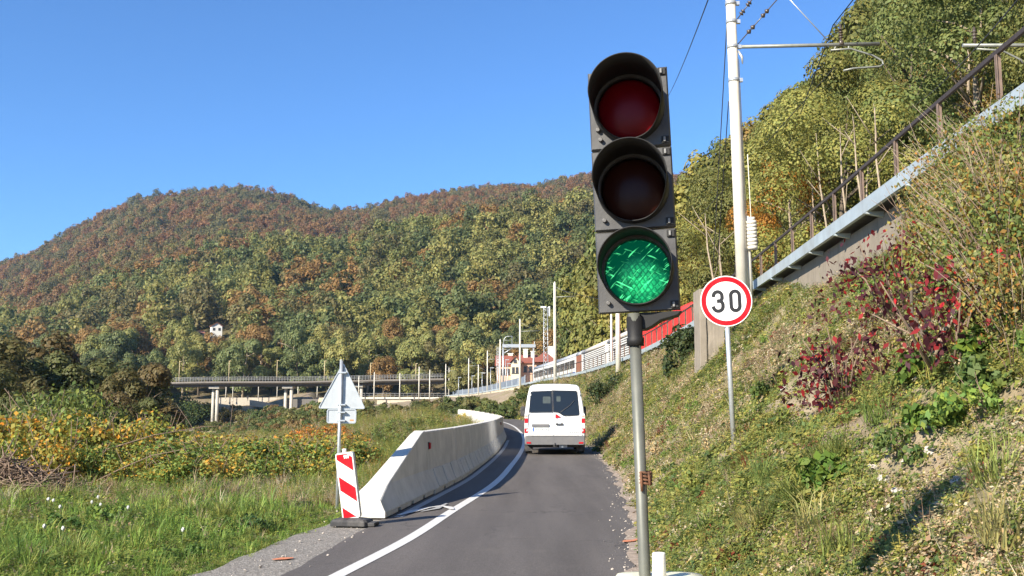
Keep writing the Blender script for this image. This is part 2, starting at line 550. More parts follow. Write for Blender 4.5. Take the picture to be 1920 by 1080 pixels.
LINE_W = paint_mat("road_paint_white", (0.66, 0.65, 0.62), 0.75)
LINE_OLD = paint_mat("road_paint_worn", (0.36, 0.36, 0.35), 0.9)
PAINT_OR = paint_mat("spray_paint_orange", (0.62, 0.22, 0.10), 0.9)
ysr = np.concatenate([np.arange(-12, 40, 0.35), np.arange(40, 255, 1.0)])
tag(ribbon("road", ysr, x_asph, x_edge, 0.0, asphalt_mat(), 24, 0.10), "dark grey asphalt lane bending left between barrier and bank", None, None, "structure")
tag(ribbon("gravel_verge", np.arange(-12, 60, 0.3), lambda y: x_grav(y) - 0.05, lambda y: x_asph(y) + 0.10, -0.012, gravel_mat(), 4, 0.25), "grey gravel strip beside the asphalt", None, None, "structure")
tag(ribbon("road_marking", ysr[ysr < 200], lambda y: x_line(y) - 0.075, lambda y: x_line(y) + 0.075, 0.005, LINE_W), "solid white edge line along the lane", None, None, "structure")
tag(ribbon("road_marking", np.arange(14.6, 50, 0.4), lambda y: x_barr(y) + 0.07, lambda y: x_barr(y) + 0.19, 0.005, LINE_OLD), "worn white line beside the foot of the concrete barrier", None, None, "structure")
tag(ribbon("dirt_strip", np.arange(-2, 80, 0.3), lambda y: x_edge(y) - 0.10, lambda y: x_edge(y) + 0.5, 0.010, mat("dry_dirt", (0.34, 0.27, 0.21), 0.95, var=0.4, scale=9, dirt=(0.16, 0.12, 0.09), bump=0.6), 3, 0.35), "dry sandy dirt along the foot of the bank", None, None, "structure")


def flat_patch(name, pts, z, m, label, closed=True):
    mb = MB(); mb.add([(x, y, z) for x, y in pts], [tuple(range(len(pts)))])
    return tag(mb.build(name, m), label, None, None, "structure")


def stroke_patch(name, pts, w, z, m, label):
    L = []; Rr = []
    for i, (x, y) in enumerate(pts):
        a = Vector(pts[max(0, i - 1)]); b = Vector(pts[min(len(pts) - 1, i + 1)])
        d = (b - a).normalized(); n = Vector((-d.y, d.x)) * w * (0.3 if i in (0, len(pts) - 1) else 0.5 + 0.25 * math.sin(i * 2.1))
        L.append((x + n.x, y + n.y)); Rr.append((x - n.x, y - n.y))
    mb = MB()
    n = len(pts)
    mb.add([(x, y, z) for x, y in L] + [(x, y, z) for x, y in Rr], [(i, i + 1, n + i + 1, n + i) for i in range(n - 1)])
    return tag(mb.build(name, m), label, None, None, "structure")


stroke_patch("road_marking", [(-1.62, 14.75), (-1.45, 15.4), (-1.28, 15.9), (-1.10, 16.2), (-0.98, 15.95), (-0.90, 15.6)], 0.10, 0.006, LINE_W, "curved stub of white paint between barrier and edge line")
stroke_patch("road_marking", [(-1.35, 15.3), (-1.15, 15.75), (-1.05, 16.6)], 0.07, 0.005, LINE_OLD, "faint smear of old paint beside the barrier")
stroke_patch("paint_mark", [(1.27, 11.75), (1.34, 11.85), (1.41, 11.9), (1.46, 12.0)], 0.10, 0.014, PAINT_OR, "orange spray paint mark at the right road edge")
stroke_patch("paint_mark", [(-2.42, 10.5), (-2.33, 10.58), (-2.24, 10.63)], 0.10, -0.004, PAINT_OR, "orange spray paint mark on the gravel strip")

tt = NT("river_water"); tt.b.inputs['Base Color'].default_value = (0.03, 0.045, 0.04, 1); tt.b.inputs['Roughness'].default_value = 0.12
tt.bump(tt.noise(tt.coord('Object'), 0.8, 4), 0.3, 0.1)
flat_patch("river", [(-190, 176), (-20, 176), (-26, 262), (-200, 262)], -4.35, tt.m, "calm dark river below the bridge")

# ------------------------------------------------------------------ leaves and scatter
def unit(a):
    return a / np.maximum(np.linalg.norm(a, axis=-1, keepdims=True), 1e-9)


def leaf_arrays(P, A, N, L, W):
    A = unit(A); S = unit(np.cross(A, N)); N2 = np.cross(S, A)
    L = np.asarray(L)[:, None]; W = np.asarray(W)[:, None]
    mid = P + A * L * 0.42
    V = np.stack([P, mid - S * W * 0.5 - N2 * W * 0.12, P + A * L - N2 * L * 0.12, mid + S * W * 0.5 - N2 * W * 0.12], 1)
    return V.reshape(-1, 3)


def leaf_cols(n, g, var=0.28, hue=0.12, pal=None):
    if pal is not None:
        c = np.array(pal)[g.integers(0, len(pal), n)]
    else:
        c = np.ones((n, 3))
    c = c * (1 + (g.random((n, 1)) - 0.5) * 2 * var)
    h = (g.random((n, 1)) - 0.5) * 2 * hue
    c = c * np.concatenate([1 + h, 1 + 0 * h, 1 - h * 0.5], 1)
    return np.repeat(c, 4, axis=0)


def leaves_mesh(name, P, A, N, L, W, cols, m):
    n = len(P)
    V = leaf_arrays(P, A, N, L, W)
    Q = np.arange(n * 4).reshape(-1, 4)
    return np_mesh(name, V, Q, None, cols, m)


def rdir(g, n): return unit(g.normal(size=(n, 3)))


def crown_mesh(name, seed, n_leaf, leaf, R=3.4, zc=6.2, hz=3.9, lobes=26, m=None, pal=None, droop=0.0, flat=0.0, conic=0.0, nz=0.55):
    """crown of a ten metre tree: clumps of leaf sprays spread through an uneven volume"""
    g = np.random.default_rng(seed)
    c = rdir(g, lobes) * (0.45 + 0.5 * g.random((lobes, 1)) ** 0.6)
    c[:, 2] = c[:, 2] * 0.95
    rad = (0.20 + 0.2 * g.random(lobes))
    wgt = rad ** 2; wgt /= wgt.sum()
    li = g.choice(lobes, n_leaf, p=wgt)
    u = rdir(g, n_leaf); u[:, 2] = np.where(u[:, 2] < -0.35, -u[:, 2] * 0.6, u[:, 2]); u = unit(u)
    rr = rad[li][:, None] * (0.6 + 0.45 * g.random((n_leaf, 1)) ** 0.4)
    p = c[li] + u * rr * np.array([1, 1, 1 - flat])
    if conic:
        k = 1 - conic * np.clip((p[:, 2:3] + 1) / 2, 0, 1); p[:, :2] *= k * 1.25
    P = p * np.array([R, R, hz]) + np.array([0, 0, zc])
    A = unit(np.cross(u, rdir(g, n_leaf)) + np.array([0, 0, -0.25 - droop]) + 0.25 * u)
    N = unit(u + nz * rdir(g, n_leaf) + np.array([0, 0, 0.3]))
    Ls = leaf * (0.65 + 0.7 * g.random(n_leaf))
    tone = (0.90 + 0.20 * g.random(lobes))[li]
    cols = leaf_cols(n_leaf, g, 0.25, 0.12, pal) * np.repeat(tone, 4)[:, None]
    return leaves_mesh(name, P, A, N, Ls, Ls * (0.6 + 0.2 * g.random(n_leaf)), cols, m)


def trunk_mesh(name, seed, m, r0=0.17, limbs=7, lean=0.05):
    g = random.Random(seed); mb = MB()
    pts = [Vector((0, 0, -0.4))]; x = y = 0
    for k in range(1, 7):
        x += g.uniform(-0.16, 0.16) + lean; y += g.uniform(-0.16, 0.16)
        pts.append(Vector((x, y, k * 1.35)))
    mb.tube(pts, [r0 * (1.25 - k * 0.18) for k in range(7)], 7)
    for k in range(limbs):
        b = pts[2 + k % 4]; a = g.uniform(0, 6.28); l = g.uniform(1.6, 2.8)
        e = b + Vector((math.cos(a) * l, math.sin(a) * l, g.uniform(0.7, 1.8)))
        mb.tube([b, b.lerp(e, 0.5) + Vector((0, 0, 0.15)), e], [r0 * 0.45, r0 * 0.3, r0 * 0.1], 5)
    me = bpy.data.meshes.new(name); me.from_pydata(mb.v, [], mb.f); me.materials.append(m)
    me.polygons.foreach_set("use_smooth", mb.s); me.update()
    return me


def scatter(name, label, variants, P, rot, scl, idx, tint):
    """ONE object: countless small plants or far trees set on points"""
    n = len(P)
    coll = bpy.data.collections.new(name + "_kinds")
    for k, me in enumerate(variants):
        o = bpy.data.objects.new("%s_kind_%02d" % (name, k), me); coll.objects.link(o)
    me = bpy.data.meshes.new(name)
    me.vertices.add(n); me.vertices.foreach_set("co", np.asarray(P, np.float32).ravel())
    a = me.attributes.new("rot", 'FLOAT_VECTOR', 'POINT'); a.data.foreach_set("vector", np.asarray(rot, np.float32).ravel())
    a = me.attributes.new("scl", 'FLOAT_VECTOR', 'POINT'); a.data.foreach_set("vector", np.asarray(scl, np.float32).ravel())
    a = me.attributes.new("idx", 'INT', 'POINT'); a.data.foreach_set("value", np.asarray(idx, np.int32))
    a = me.attributes.new("tint", 'FLOAT_COLOR', 'POINT')
    c = np.ones((n, 4), np.float32); c[:, :3] = tint; a.data.foreach_set("color", c.ravel())
    ob = link(bpy.data.objects.new(name, me))
    ng = bpy.data.node_groups.new(name + "_scatter", 'GeometryNodeTree')
    ng.interface.new_socket("Geometry", in_out='INPUT', socket_type='NodeSocketGeometry')
    ng.interface.new_socket("Geometry", in_out='OUTPUT', socket_type='NodeSocketGeometry')
    gi = ng.nodes.new("NodeGroupInput"); go = ng.nodes.new("NodeGroupOutput")
    ip = ng.nodes.new("GeometryNodeInstanceOnPoints"); ci = ng.nodes.new("GeometryNodeCollectionInfo")
    ci.inputs[0].default_value = coll; ci.inputs[1].default_value = True; ci.inputs[2].default_value = True

    def attr(nm, ty):
        x = ng.nodes.new("GeometryNodeInputNamedAttribute"); x.data_type = ty; x.inputs[0].default_value = nm; return x.outputs[0]
    ng.links.new(gi.outputs[0], ip.inputs['Points']); ng.links.new(ci.outputs[0], ip.inputs['Instance'])
    ip.inputs['Pick Instance'].default_value = True
    ng.links.new(attr("idx", 'INT'), ip.inputs['Instance Index'])
    er = ng.nodes.new("FunctionNodeEulerToRotation"); ng.links.new(attr("rot", 'FLOAT_VECTOR'), er.inputs[0])
    ng.links.new(er.outputs[0], ip.inputs['Rotation'])
    ng.links.new(attr("scl", 'FLOAT_VECTOR'), ip.inputs['Scale'])
    ng.links.new(ip.outputs[0], go.inputs[0])
    md = ob.modifiers.new("scatter", 'NODES'); md.node_group = ng
    return tag(ob, label, None, None, "stuff")


def pick(g, pal, n, w=None):
    pal = np.array(pal, float)
    return pal[g.choice(len(pal), n, p=w)]


# ---- small plant kinds (each is instanced many times)
def weed_mesh(seed, n=46, rad=0.16, hgt=0.16, leaf=0.05, asp=0.6):
    g = np.random.default_rng(seed)
    r = rad * np.sqrt(g.random(n)); a = g.random(n) * 6.283
    P = np.stack([r * np.cos(a), r * np.sin(a), hgt * g.random(n) ** 0.7 * (1 - 0.5 * r / rad)], 1)
    A = unit(np.stack([np.cos(a), np.sin(a), 0.5 * g.random(n) - 0.1], 1) + 0.6 * rdir(g, n))
    N = unit(np.array([0, 0, 1.0]) + 0.55 * rdir(g, n))
    L = leaf * (0.6 + 0.8 * g.random(n))
    return leaves_mesh("weed", P, A, N, L, L * asp, leaf_cols(n, g, 0.3, 0.15), LEAF_I)


def blades_mesh(seed, n=30, rad=0.07, hgt=0.28, w=0.007, bend=0.5, name="grass_tuft"):
    g = np.random.default_rng(seed)
    r = rad * np.sqrt(g.random(n)); a = g.random(n) * 6.283
    B = np.stack([r * np.cos(a), r * np.sin(a), 0 * r - 0.02], 1)
    a2 = a + g.normal(size=n) * 0.8
    out = np.stack([np.cos(a2), np.sin(a2), 0 * a], 1)
    h = hgt * (0.5 + 0.6 * g.random(n)); b = bend * h * (0.3 + 0.9 * g.random(n))
    S = np.stack([-np.sin(a2), np.cos(a2), 0 * a], 1) * w
    M = B + out * (b * 0.35)[:, None] + np.array([0, 0, 1]) * (h * 0.6)[:, None]
    T = B + out * b[:, None] + np.array([0, 0, 1]) * (h * (1 - 0.25 * b / h))[:, None]
    V = np.stack([B - S, B + S, M + S * 0.8, M - S * 0.8, T], 1).reshape(-1, 3)
    k = np.arange(n) * 5
    Q = np.stack([k, k + 1, k + 2, k + 3], 1); Tr = np.stack([k + 3, k + 2, k + 4], 1)
    c = leaf_cols(n, g, 0.3, 0.12)[::4]
    return np_mesh(name, V, Q, Tr, np.repeat(c, 5, axis=0), LEAF_I)


def herb_mesh(seed, stems=7, hgt=0.6, rad=0.18, leaf=0.06, per=16):
    """upright herb: thin stems with leaves up their length"""
    g = np.random.default_rng(seed); Ps = []; As = []; Ns = []; Ls = []; Ws = []
    for k in range(stems):
        a = g.random() * 6.283; b = np.array([math.cos(a), math.sin(a), 0]) * rad * 0.4 * g.random()
        tip = b + np.array([math.cos(a) * rad * g.random() * 1.3, math.sin(a) * rad * g.random() * 1.3, hgt * (0.6 + 0.5 * g.random())])
        t = g.random(per) ** 0.8
        p = b + (tip - b) * t[:, None]; q = g.random(per) * 6.283
        Ps.append(p); As.append(np.stack([np.cos(q), np.sin(q), 0.35 * np.ones(per)], 1)); Ns.append(unit(np.array([0, 0, 1.0]) + 0.5 * rdir(g, per)))
        l = leaf * (1.2 - 0.6 * t) * (0.7 + 0.6 * g.random(per)); Ls.append(l); Ws.append(l * 0.45)
        Ps.append(b[None]); As.append((tip - b)[None]); Ns.append(np.array([[math.sin(a), -math.cos(a), 0.0]])); Ls.append(np.array([np.linalg.norm(tip - b)])); Ws.append(np.array([0.008]))
    P = np.vstack(Ps); n = len(P)
    return leaves_mesh("herb", P, np.vstack(As), np.vstack(Ns), np.concatenate(Ls), np.concatenate(Ws), leaf_cols(n, g, 0.28, 0.14), LEAF_I)


def rot_rand(g, n, tilt=0.2):
    return np.stack([(g.random(n) - 0.5) * 2 * tilt, (g.random(n) - 0.5) * 2 * tilt, g.random(n) * 6.283], 1)


def rot_lean(g, n, lean, var):
    a = g.random(n) * 6.283; t = -(lean + (g.random(n) - 0.5) * 2 * var)
    ca, sa, ct, st = np.cos(a), np.sin(a), np.cos(t), np.sin(t)
    m00 = ct * ca; m10 = sa; m20 = -st * ca; m21 = st * sa; m22 = ct
    return np.stack([np.arctan2(m21, m22), np.arcsin(np.clip(-m20, -1, 1)), np.arctan2(m10, m00)], 1)


def near_cover():
    g = np.random.default_rng(5)
    kinds = [weed_mesh(1, 80, 0.17, 0.14, 0.036), weed_mesh(2, 64, 0.2, 0.10, 0.045, 0.75), weed_mesh(3, 90, 0.14, 0.2, 0.026, 0.45), weed_mesh(4, 44, 0.15, 0.14, 0.06, 0.75),
             blades_mesh(5, 26, 0.09, 0.20, 0.005, 0.8), blades_mesh(6, 26, 0.1, 0.32, 0.005, 1.0), blades_mesh(7, 22, 0.14, 0.14, 0.004, 1.6), herb_mesh(8, 6, 0.30, 0.16, 0.04), herb_mesh(9, 4, 0.5, 0.15, 0.03, 14), blades_mesh(10), blades_mesh(11, 34, 0.1, 0.38, 0.006, 0.9)]
    greens = [(0.21, 0.24, 0.055), (0.27, 0.28, 0.07), (0.15, 0.20, 0.05), (0.34, 0.31, 0.085), (0.12, 0.165, 0.05)]
    straw = [(0.50, 0.41, 0.24), (0.58, 0.49, 0.33), (0.44, 0.34, 0.20), (0.36, 0.25, 0.16)]
    # ---- the bank right of the road
    n = 56000
    Y = np.exp(g.random(n) * math.log(125 / 2.6)) * 2.6
    s = g.random(n) * 1.0
    xr = x_edge(Y); xL = x_ledge(Y) + 0.45
    x = xr + 0.12 + s * (xL - xr - 0.14)
    dens = fbm(x * 0.75 + 4, Y * 0.42, 51, 4)
    keep = (dens > 0.47) | (g.random(n) < 0.20)
    keep &= ~((s < 0.05) & (g.random(n) < 0.6))
    keep &= ~((Y > 6.5) & (Y < 12.5) & (np.abs(x - 2.75 - (Y - 9) * 0.14 - (fbm(Y * 1.2, Y * 0, 77) - 0.5) * 0.8) < 0.30) & (g.random(n) < 0.8))
    keep &= ~((np.abs(x - 2.50) < 0.22) & (Y > 10.9) & (Y < 12.1) & (g.random(n) < 0.8))
    x, Y, s = x[keep], Y[keep], s[keep]; n = len(x)
    z = H(x, Y) - 0.02
    pn = fbm(x * 0.8, Y * 0.5, 61)
    idx = g.choice(9, n, p=[0.28, 0.25, 0.17, 0.15, 0.05, 0.02, 0.045, 0.025, 0.01])
    dry = (g.random(n) < np.clip(0.13 + (pn - 0.48) * 2.6, 0.05, 0.65))
    far_dry = g.random(n) < 0.16 * sm((Y - 12) / 25)
    dry |= far_dry
    idx = np.where(dry, g.choice([6, 6, 0, 2, 2, 1, 1, 0, 7, 4], n), idx)
    tint = np.where(dry[:, None], pick(g, straw, n), pick(g, greens, n)) * (0.8 + 0.4 * g.random((n, 1)))
    red = g.random(n) < 0.02
    tint[red] = np.array([0.20, 0.05, 0.03])
    sc = (0.50 + 0.6 * g.random(n)) * np.interp(Y, [2, 7, 12, 120], [0.62, 0.75, 1.05, 4.2]) * np.where(idx >= 4, 0.85, 1)
    scatter("bank_weeds", "weeds, grass and dry stalks covering the earth bank", kinds, np.stack([x, Y, z], 1), np.where((idx < 4)[:, None], rot_lean(g, n, 0.60, 0.35), rot_rand(g, n, 0.4)), np.repeat(sc[:, None], 3, 1), idx, tint)
    # ---- the meadow left of the gravel
    n = 26000
    Y = np.exp(g.random(n) * math.log(27 / 6.5)) * 6.5
    xg = x_grav(Y) - 0.02
    wv = g.random(n) ** 1.15
    x = xg - wv * (0.56 * Y + 2.5 + xg)
    z = H(x, Y) - 0.02
    pn = fbm(x * 0.7, Y * 0.45, 71)
    tall = sm((xg - x - 0.2) / 1.2)
    idx = np.where(g.random(n) < 0.08 + 0.40 * sm((pn - 0.44) / 0.2) * tall, g.choice([9, 9, 10, 4], n), g.choice([0, 1, 2, 3, 7], n, p=[0.3, 0.3, 0.2, 0.15, 0.05]))
    lush = [(0.21, 0.31, 0.055), (0.27, 0.35, 0.075), (0.16, 0.26, 0.05), (0.31, 0.34, 0.085), (0.12, 0.185, 0.045)]
    tint = pick(g, lush, n) * (0.8 + 0.4 * g.random((n, 1)))
    dry = g.random(n) < 0.05 + 0.40 * sm((Y - 14) / 8)
    tint[dry] = pick(g, straw, int(dry.sum())) * 0.85
    yel = (g.random(n) < 0.12) & ~dry
    tint[yel] = np.array([0.22, 0.22, 0.05])
    sc = (0.5 + 0.6 * g.random(n)) * (0.7 + 0.028 * Y) * (0.55 + 0.45 * tall)
    scatter("grass", "lush green meadow grass and low weeds beside the gravel", kinds, np.stack([x, Y, z], 1), rot_rand(g, n, 0.25), np.repeat(sc[:, None], 3, 1), idx, tint)
    # ---- rank field behind the barrier and along the valley
    tall_kinds = [herb_mesh(21, 9, 0.9, 0.3, 0.10, 18), herb_mesh(22, 8, 1.1, 0.35, 0.08, 24), weed_mesh(23, 70, 0.35, 0.5, 0.12, 0.6), blades_mesh(24, 40, 0.2, 0.8, 0.010, 0.6), herb_mesh(25, 10, 0.7, 0.3, 0.06, 26)]
    n = 15000
    Y = np.exp(g.random(n) * math.log(125 / 16.5)) * 16.5
    xb = np.where(Y < 105, x_asph(np.minimum(Y, 105)) - 0.95, x_asph(Y) - 0.8) - 0.25 * g.random(n)
    x = xb - g.random(n) ** 1.2 * (0.46 * Y + 3 + xb)
    ok = (x > -0.53 * Y - 3) & ~((Y < 23) & (x < -3.2 - 0.2 * (23 - Y)) & (g.random(n) < 0.85))
    x, Y = x[ok], Y[ok]; n = len(x)
    z = H(x, Y) - 0.03
    pn = fbm(x * 0.4, Y * 0.25, 81)
    fieldp = [(0.27, 0.28, 0.065), (0.20, 0.24, 0.055), (0.35, 0.31, 0.09), (0.15, 0.20, 0.05)]
    tint = pick(g, fieldp, n) * (0.75 + 0.5 * g.random((n, 1)))
    dry = g.random(n) < np.clip((pn - 0.46) * 2.2, 0.04, 0.5)
    tint[dry] = pick(g, straw, int(dry.sum()))
    org = g.random(n) < 0.04
    tint[org] = np.array([0.42, 0.19, 0.04])
    sc = (0.35 + 0.45 * g.random(n)) * np.interp(Y, [16, 24, 40, 80, 120], [0.55, 0.8, 1.1, 1.7, 2.2])
    scatter("field_weeds", "rank yellow-green weeds filling the field behind the barrier", tall_kinds, np.stack([x, Y, z], 1), rot_rand(g, n, 0.15), np.repeat(sc[:, None], 3, 1), g.integers(0, 5, n), tint)
    # ---- scrub on the valley sides
    n = 2600
    Y = 105 + 195 * g.random(n); x = x_asph(np.minimum(Y, 260)) + 12 - g.random(n) * 135
    z = H(x, Y)
    ok = (z > -4.0) & (np.abs(x - x_asph(np.minimum(Y, 260)) - 2) > 5) & ~((Y > 254) & (Y < 276) & (x > -95) & (x < -35)) & ~((x > x_ledge(np.minimum(Y, 259)) - 1.0) & (Y < 268)) & (Y < 300)
    ok &= (Y < 275) | (z < 2.2)
    pb = 960 + 1900 * x / Y
    ok &= ~((pb > 695) & (pb < 782) & (Y > 150)) & ~((pb > 535) & (pb < 640) & (Y > 215))
    x, Y, z = x[ok], Y[ok], z[ok]; n = len(x)
    vb = [crown_mesh("bush", 520 + k, 700, 0.34, 1.4, 0.8, 0.9, 14, LEAF_I) for k in range(3)]
    t = pick(g, [(0.14, 0.15, 0.045), (0.18, 0.165, 0.055), (0.10, 0.13, 0.04), (0.22, 0.15, 0.06)], n) * (0.8 + 0.4 * g.random((n, 1)))
    sc = 0.5 + 0.7 * g.random(n)
    scatter("valley_undergrowth", "low scrub on the slopes of the river valley", vb, np.stack([x, Y, z - 0.1], 1), rot_rand(g, n, 0.2), np.stack([sc, sc, sc], 1), g.integers(0, 3, n), t)
    # ---- pebbles at the road edge
    pm = []
    for k in range(3):
        bm = bmesh.new(); bmesh.ops.create_icosphere(bm, subdivisions=1, radius=0.02)
        for v in bm.verts: v.co *= 0.7 + 0.6 * R.random()
        me = bpy.data.meshes.new("pebble"); bm.to_mesh(me); bm.free(); me.materials.append(PEBBLE); pm.append(me)
    n = 2600
    Y = np.exp(g.random(n) * math.log(60 / 3)) * 3
    x = np.where(g.random(n) < 0.75, x_edge(Y) + g.normal(size=n) * 0.16 + 0.03, x_asph(np.minimum(Y, 13.5)) - 0.3 + g.normal(size=n) * 0.25)
    zz = np.maximum(H(x, Y) + 0.06, z_road(Y)) + 0.004
    sc = (0.2 + 0.8 * g.random(n) ** 3)
    scatter("gravel", "loose pale pebbles along the road edges", pm, np.stack([x, Y, zz], 1), rot_rand(g, n, 1), np.stack([sc, sc, sc * 0.6], 1), g.integers(0, 3, n), np.ones((n, 3)))


PEBBLE = mat("pale_stone_chip", (0.42, 0.37, 0.32), 0.9, var=0.4, scale=30)
near_cover()

# ------------------------------------------------------------------ trees
FAR_CROWN = [crown_mesh("crown", 100 + k, 900, 0.72, 3.3 + 0.5 * (k % 3), 5.6, 4.6 + 0.5 * (k % 2), (30, 40, 24)[k % 3], LEAF_I, None, 0, 0, 0.4 * (k % 3 == 2), 0.42) for k in range(7)]
MID_CROWN = [crown_mesh("crown", 200 + k, 5200, 0.34, 3.3 + 0.4 * (k % 3), 5.6, 4.5, (20, 28, 15, 24, 18)[k], LEAF_O, None, 0.1, 0, 0, 0.35) for k in range(5)]
NEAR_CROWN = [crown_mesh("crown", 300 + k, 22000, 0.135, 3.3 + 0.5 * (k % 3), 5.5, 4.6, (30, 22, 36, 26, 18)[k], LEAF_O, None, 0.1, 0.25, 0, 0.4) for k in range(5)]
TRUNKS = [trunk_mesh("trunk", 400 + k, BARK if k % 2 else BARK_PALE) for k in range(4)]
FAR_LOWER = [((0.155, 0.165, 0.055), 0.32, "olive green"), ((0.200, 0.198, 0.066), 0.22, "yellow-green"), ((0.105, 0.128, 0.050), 0.20, "dark green"), ((0.195, 0.125, 0.046), 0.11, "orange-brown"), ((0.130, 0.120, 0.050), 0.14, "brownish green")]
FAR_UPPER = [((0.215, 0.120, 0.060), 0.22, "rust"), ((0.235, 0.150, 0.068), 0.16, ""), ((0.135, 0.130, 0.060), 0.24, ""), ((0.170, 0.152, 0.066), 0.22, ""), ((0.175, 0.118, 0.062), 0.16, "")]


def add_tree(crown, trunk, pos, s, sz, col, label, group, rz, name="deciduous_tree", cat="tree"):
    t = thing(name, label, cat, pos, (R.uniform(-0.04, 0.04), R.uniform(-0.04, 0.04), rz), group)
    t.scale = (s, s, sz)
    c = link(bpy.data.objects.new("crown", crown)); c.parent = t; c.color = (*col, 1)
    if crown.materials[0] != LEAF_O:
        c.material_slots[0].link = 'OBJECT'; c.material_slots[0].material = LEAF_O
    b = link(bpy.data.objects.new("trunk", trunk)); b.parent = t
    return t


def hill_point(px, py):
    for Y in np.arange(320, 700, 1.0):
        q = at(px, py, Y)
        if q.z <= Hs(q.x, Y) + 2.0: return q
    return q


HOUSES = [hill_point(405, 627), hill_point(370, 634)]


def hill_trees():
    g = np.random.default_rng(17)
    # --- across the valley: candidates on a jittered grid
    pts = []
    for (y0, y1, sp) in ((306, 560, 9.4), (560, 1190, 9.6)):
        ys = np.arange(y0, y1, sp)
        for y in ys:
            xs = np.arange(-0.62 * y, 0.42 * y, sp)
            xx = xs + g.uniform(-0.42, 0.42, len(xs)) * sp; yy = y + g.uniform(-0.42, 0.42, len(xs)) * sp
            pts.append(np.stack([xx, yy], 1))
    p = np.vstack(pts)
    for h in HOUSES:
        px = p[:, 0] / p[:, 1] - h.x / h.y
        p = p[~((np.abs(px) < 0.021) & (p[:, 1] < h.y + 8) & (p[:, 1] > h.y - 60))]
    x, Y = p[:, 0], p[:, 1]
    z = H(x, Y)
    n = len(x)
    el = (z - EYE) / Y
    # hidden behind the ridge or below the near foot: drop
    keep = (Y < 1180)
    x, Y, z = x[keep], Y[keep], z[keep]; n = len(x)
    up = sm((Y - 500 + (fbm(x * 0.01, Y * 0.01, 5) - 0.5) * 260) / 180)
    lowc = np.array([c for c, w, _ in FAR_LOWER]); upc = np.array([c for c, w, _ in FAR_UPPER])
    patch = fbm(x * 0.02, Y * 0.02, 15, 3)
    wl = np.array([w for _, w, _ in FAR_LOWER]); li = g.choice(5, n, p=wl / wl.sum()); ui = g.choice(5, n, p=[w for _, w, _ in FAR_UPPER])
    # same kinds keep together in patches
    same = g.random(n) < 0.45
    li = np.where(same, np.clip(((patch - 0.25) * 10).astype(int), 0, 4), li)
    ui = np.where(same, np.clip(((0.75 - patch) * 10).astype(int), 0, 4), ui)
    useup = g.random(n) < up
    tint = np.where(useup[:, None], upc[ui] * 1.25, lowc[li] * 1.38) * (0.82 + 0.36 * g.random((n, 1))) * np.array([1.05, 1.0, 0.95])
    s = (1.0 + 0.6 * g.random(n)) * np.where(Y < 560, 1.22, 0.98)
    sz = s * (0.9 + 0.3 * g.random(n))
    k = g.integers(0, 7, n)
    order = np.argsort(Y)
    near = np.zeros(n, bool)
    vis = (x / Y > -0.50) & (x / Y < 0.11) & (Y < 345)
    cand = np.where(vis)[0]
    cand = cand[np.argsort(Y[cand])][:150]
    near[cand] = True
    f = ~near
    scatter("far_forest", "autumn forest covering the hills across the valley", FAR_CROWN, np.stack([x, Y, z - 0.6], 1)[f], rot_rand(g, n, 0.06)[f], np.stack([s, s, sz], 1)[f], k[f], tint[f])
    for i in np.where(near)[0]:
        nm = ["olive green", "yellow-green", "dark green", "orange-brown", "brownish green"][li[i]] if not useup[i] else "rust brown"
        add_tree(MID_CROWN[i % 5], TRUNKS[i % 4], (x[i], Y[i], z[i] - 0.4), s[i], sz[i], tint[i], "%s tree at the foot of the wooded hill beyond the bridge" % nm, "trees at the foot of the far wooded hill", g.random() * 6.28)
    # --- steep hill right of the railway
    cols = [((0.190, 0.188, 0.048), "olive green"), ((0.250, 0.222, 0.052), "yellowing green"), ((0.118, 0.140, 0.042), "deep green"), ((0.158, 0.162, 0.044), "dull green"), ((0.26, 0.18, 0.05), "golden brown")]
    cnt = 0
    rows = []
    for Yv in np.arange(24, 190, 5.2):
        xb = float(x_hill(Yv))
        for u in np.arange(-1.5, 44, 5.6):
            xx = xb + u + g.uniform(-2.2, 2.2); yy = Yv + g.uniform(-2.2, 2.2)
            r = xx / yy
            if r > 0.62 or r < 0.06: continue
            if yy < 30 and u < 3: continue
            rows.append((yy, xx, u))
    # nearest front rows matter most
    rows.sort(key=lambda q: q[0] * 0.35 + abs(q[2] - 6) * 1.2)
    rows = rows[:125]
    for yy, xx, u in rows:
        c, nm = cols[int(g.choice(5, p=[0.32, 0.16, 0.24, 0.24, 0.04]))]
        zz = Hs(xx, yy)
        s = (0.85 + 0.4 * g.random()) * (1.0 if yy < 80 else 1.3)
        m = NEAR_CROWN if yy < 78 else MID_CROWN
        zmax = 99.0
        for side in (-2.2, 0, 2.2):
            bp = 960 + 1900 * (xx + side * s) / yy
            row = float(np.interp(bp, [1150, 1270, 1345, 1430, 1510, 1600, 1680], [330, 322, 250, 185, 108, -5, -140]))
            zmax = min(zmax, EYE + (768 - row) / 1900 * yy)
        szz = s * (1.05 + 0.3 * g.random())
        fit = (zmax - zz + 0.3) / 10.1
        if fit < 0.40: continue
        if fit < szz: s = max(0.55 * s, s * min(1, (fit / szz) ** 0.7)); szz = fit
        add_tree(m[cnt % 5], TRUNKS[cnt % 4], (xx, yy, zz - 0.3), s, szz, np.array(c) * (0.82 + 0.55 * g.random()), "%s tree on the steep hillside right of the railway" % nm, "trees on the steep hillside right of the railway", g.random() * 6.28)
        cnt += 1
    # the orange one beside the mast, low behind the railing
    q = at(1478, 400, 40)
    add_tree(NEAR_CROWN[1], TRUNKS[0], (q.x, 40, Hs(q.x, 40) - 0.2), 0.55, 0.72, (0.36, 0.17, 0.03), "small orange-yellow tree behind the railing just right of the concrete mast", None, 1.0)
    # undergrowth on that hill
    n = 1500
    yy = np.exp(g.random(n) * math.log(170 / 24)) * 24
    uu = g.random(n) ** 1.5 * 34 - 2.5
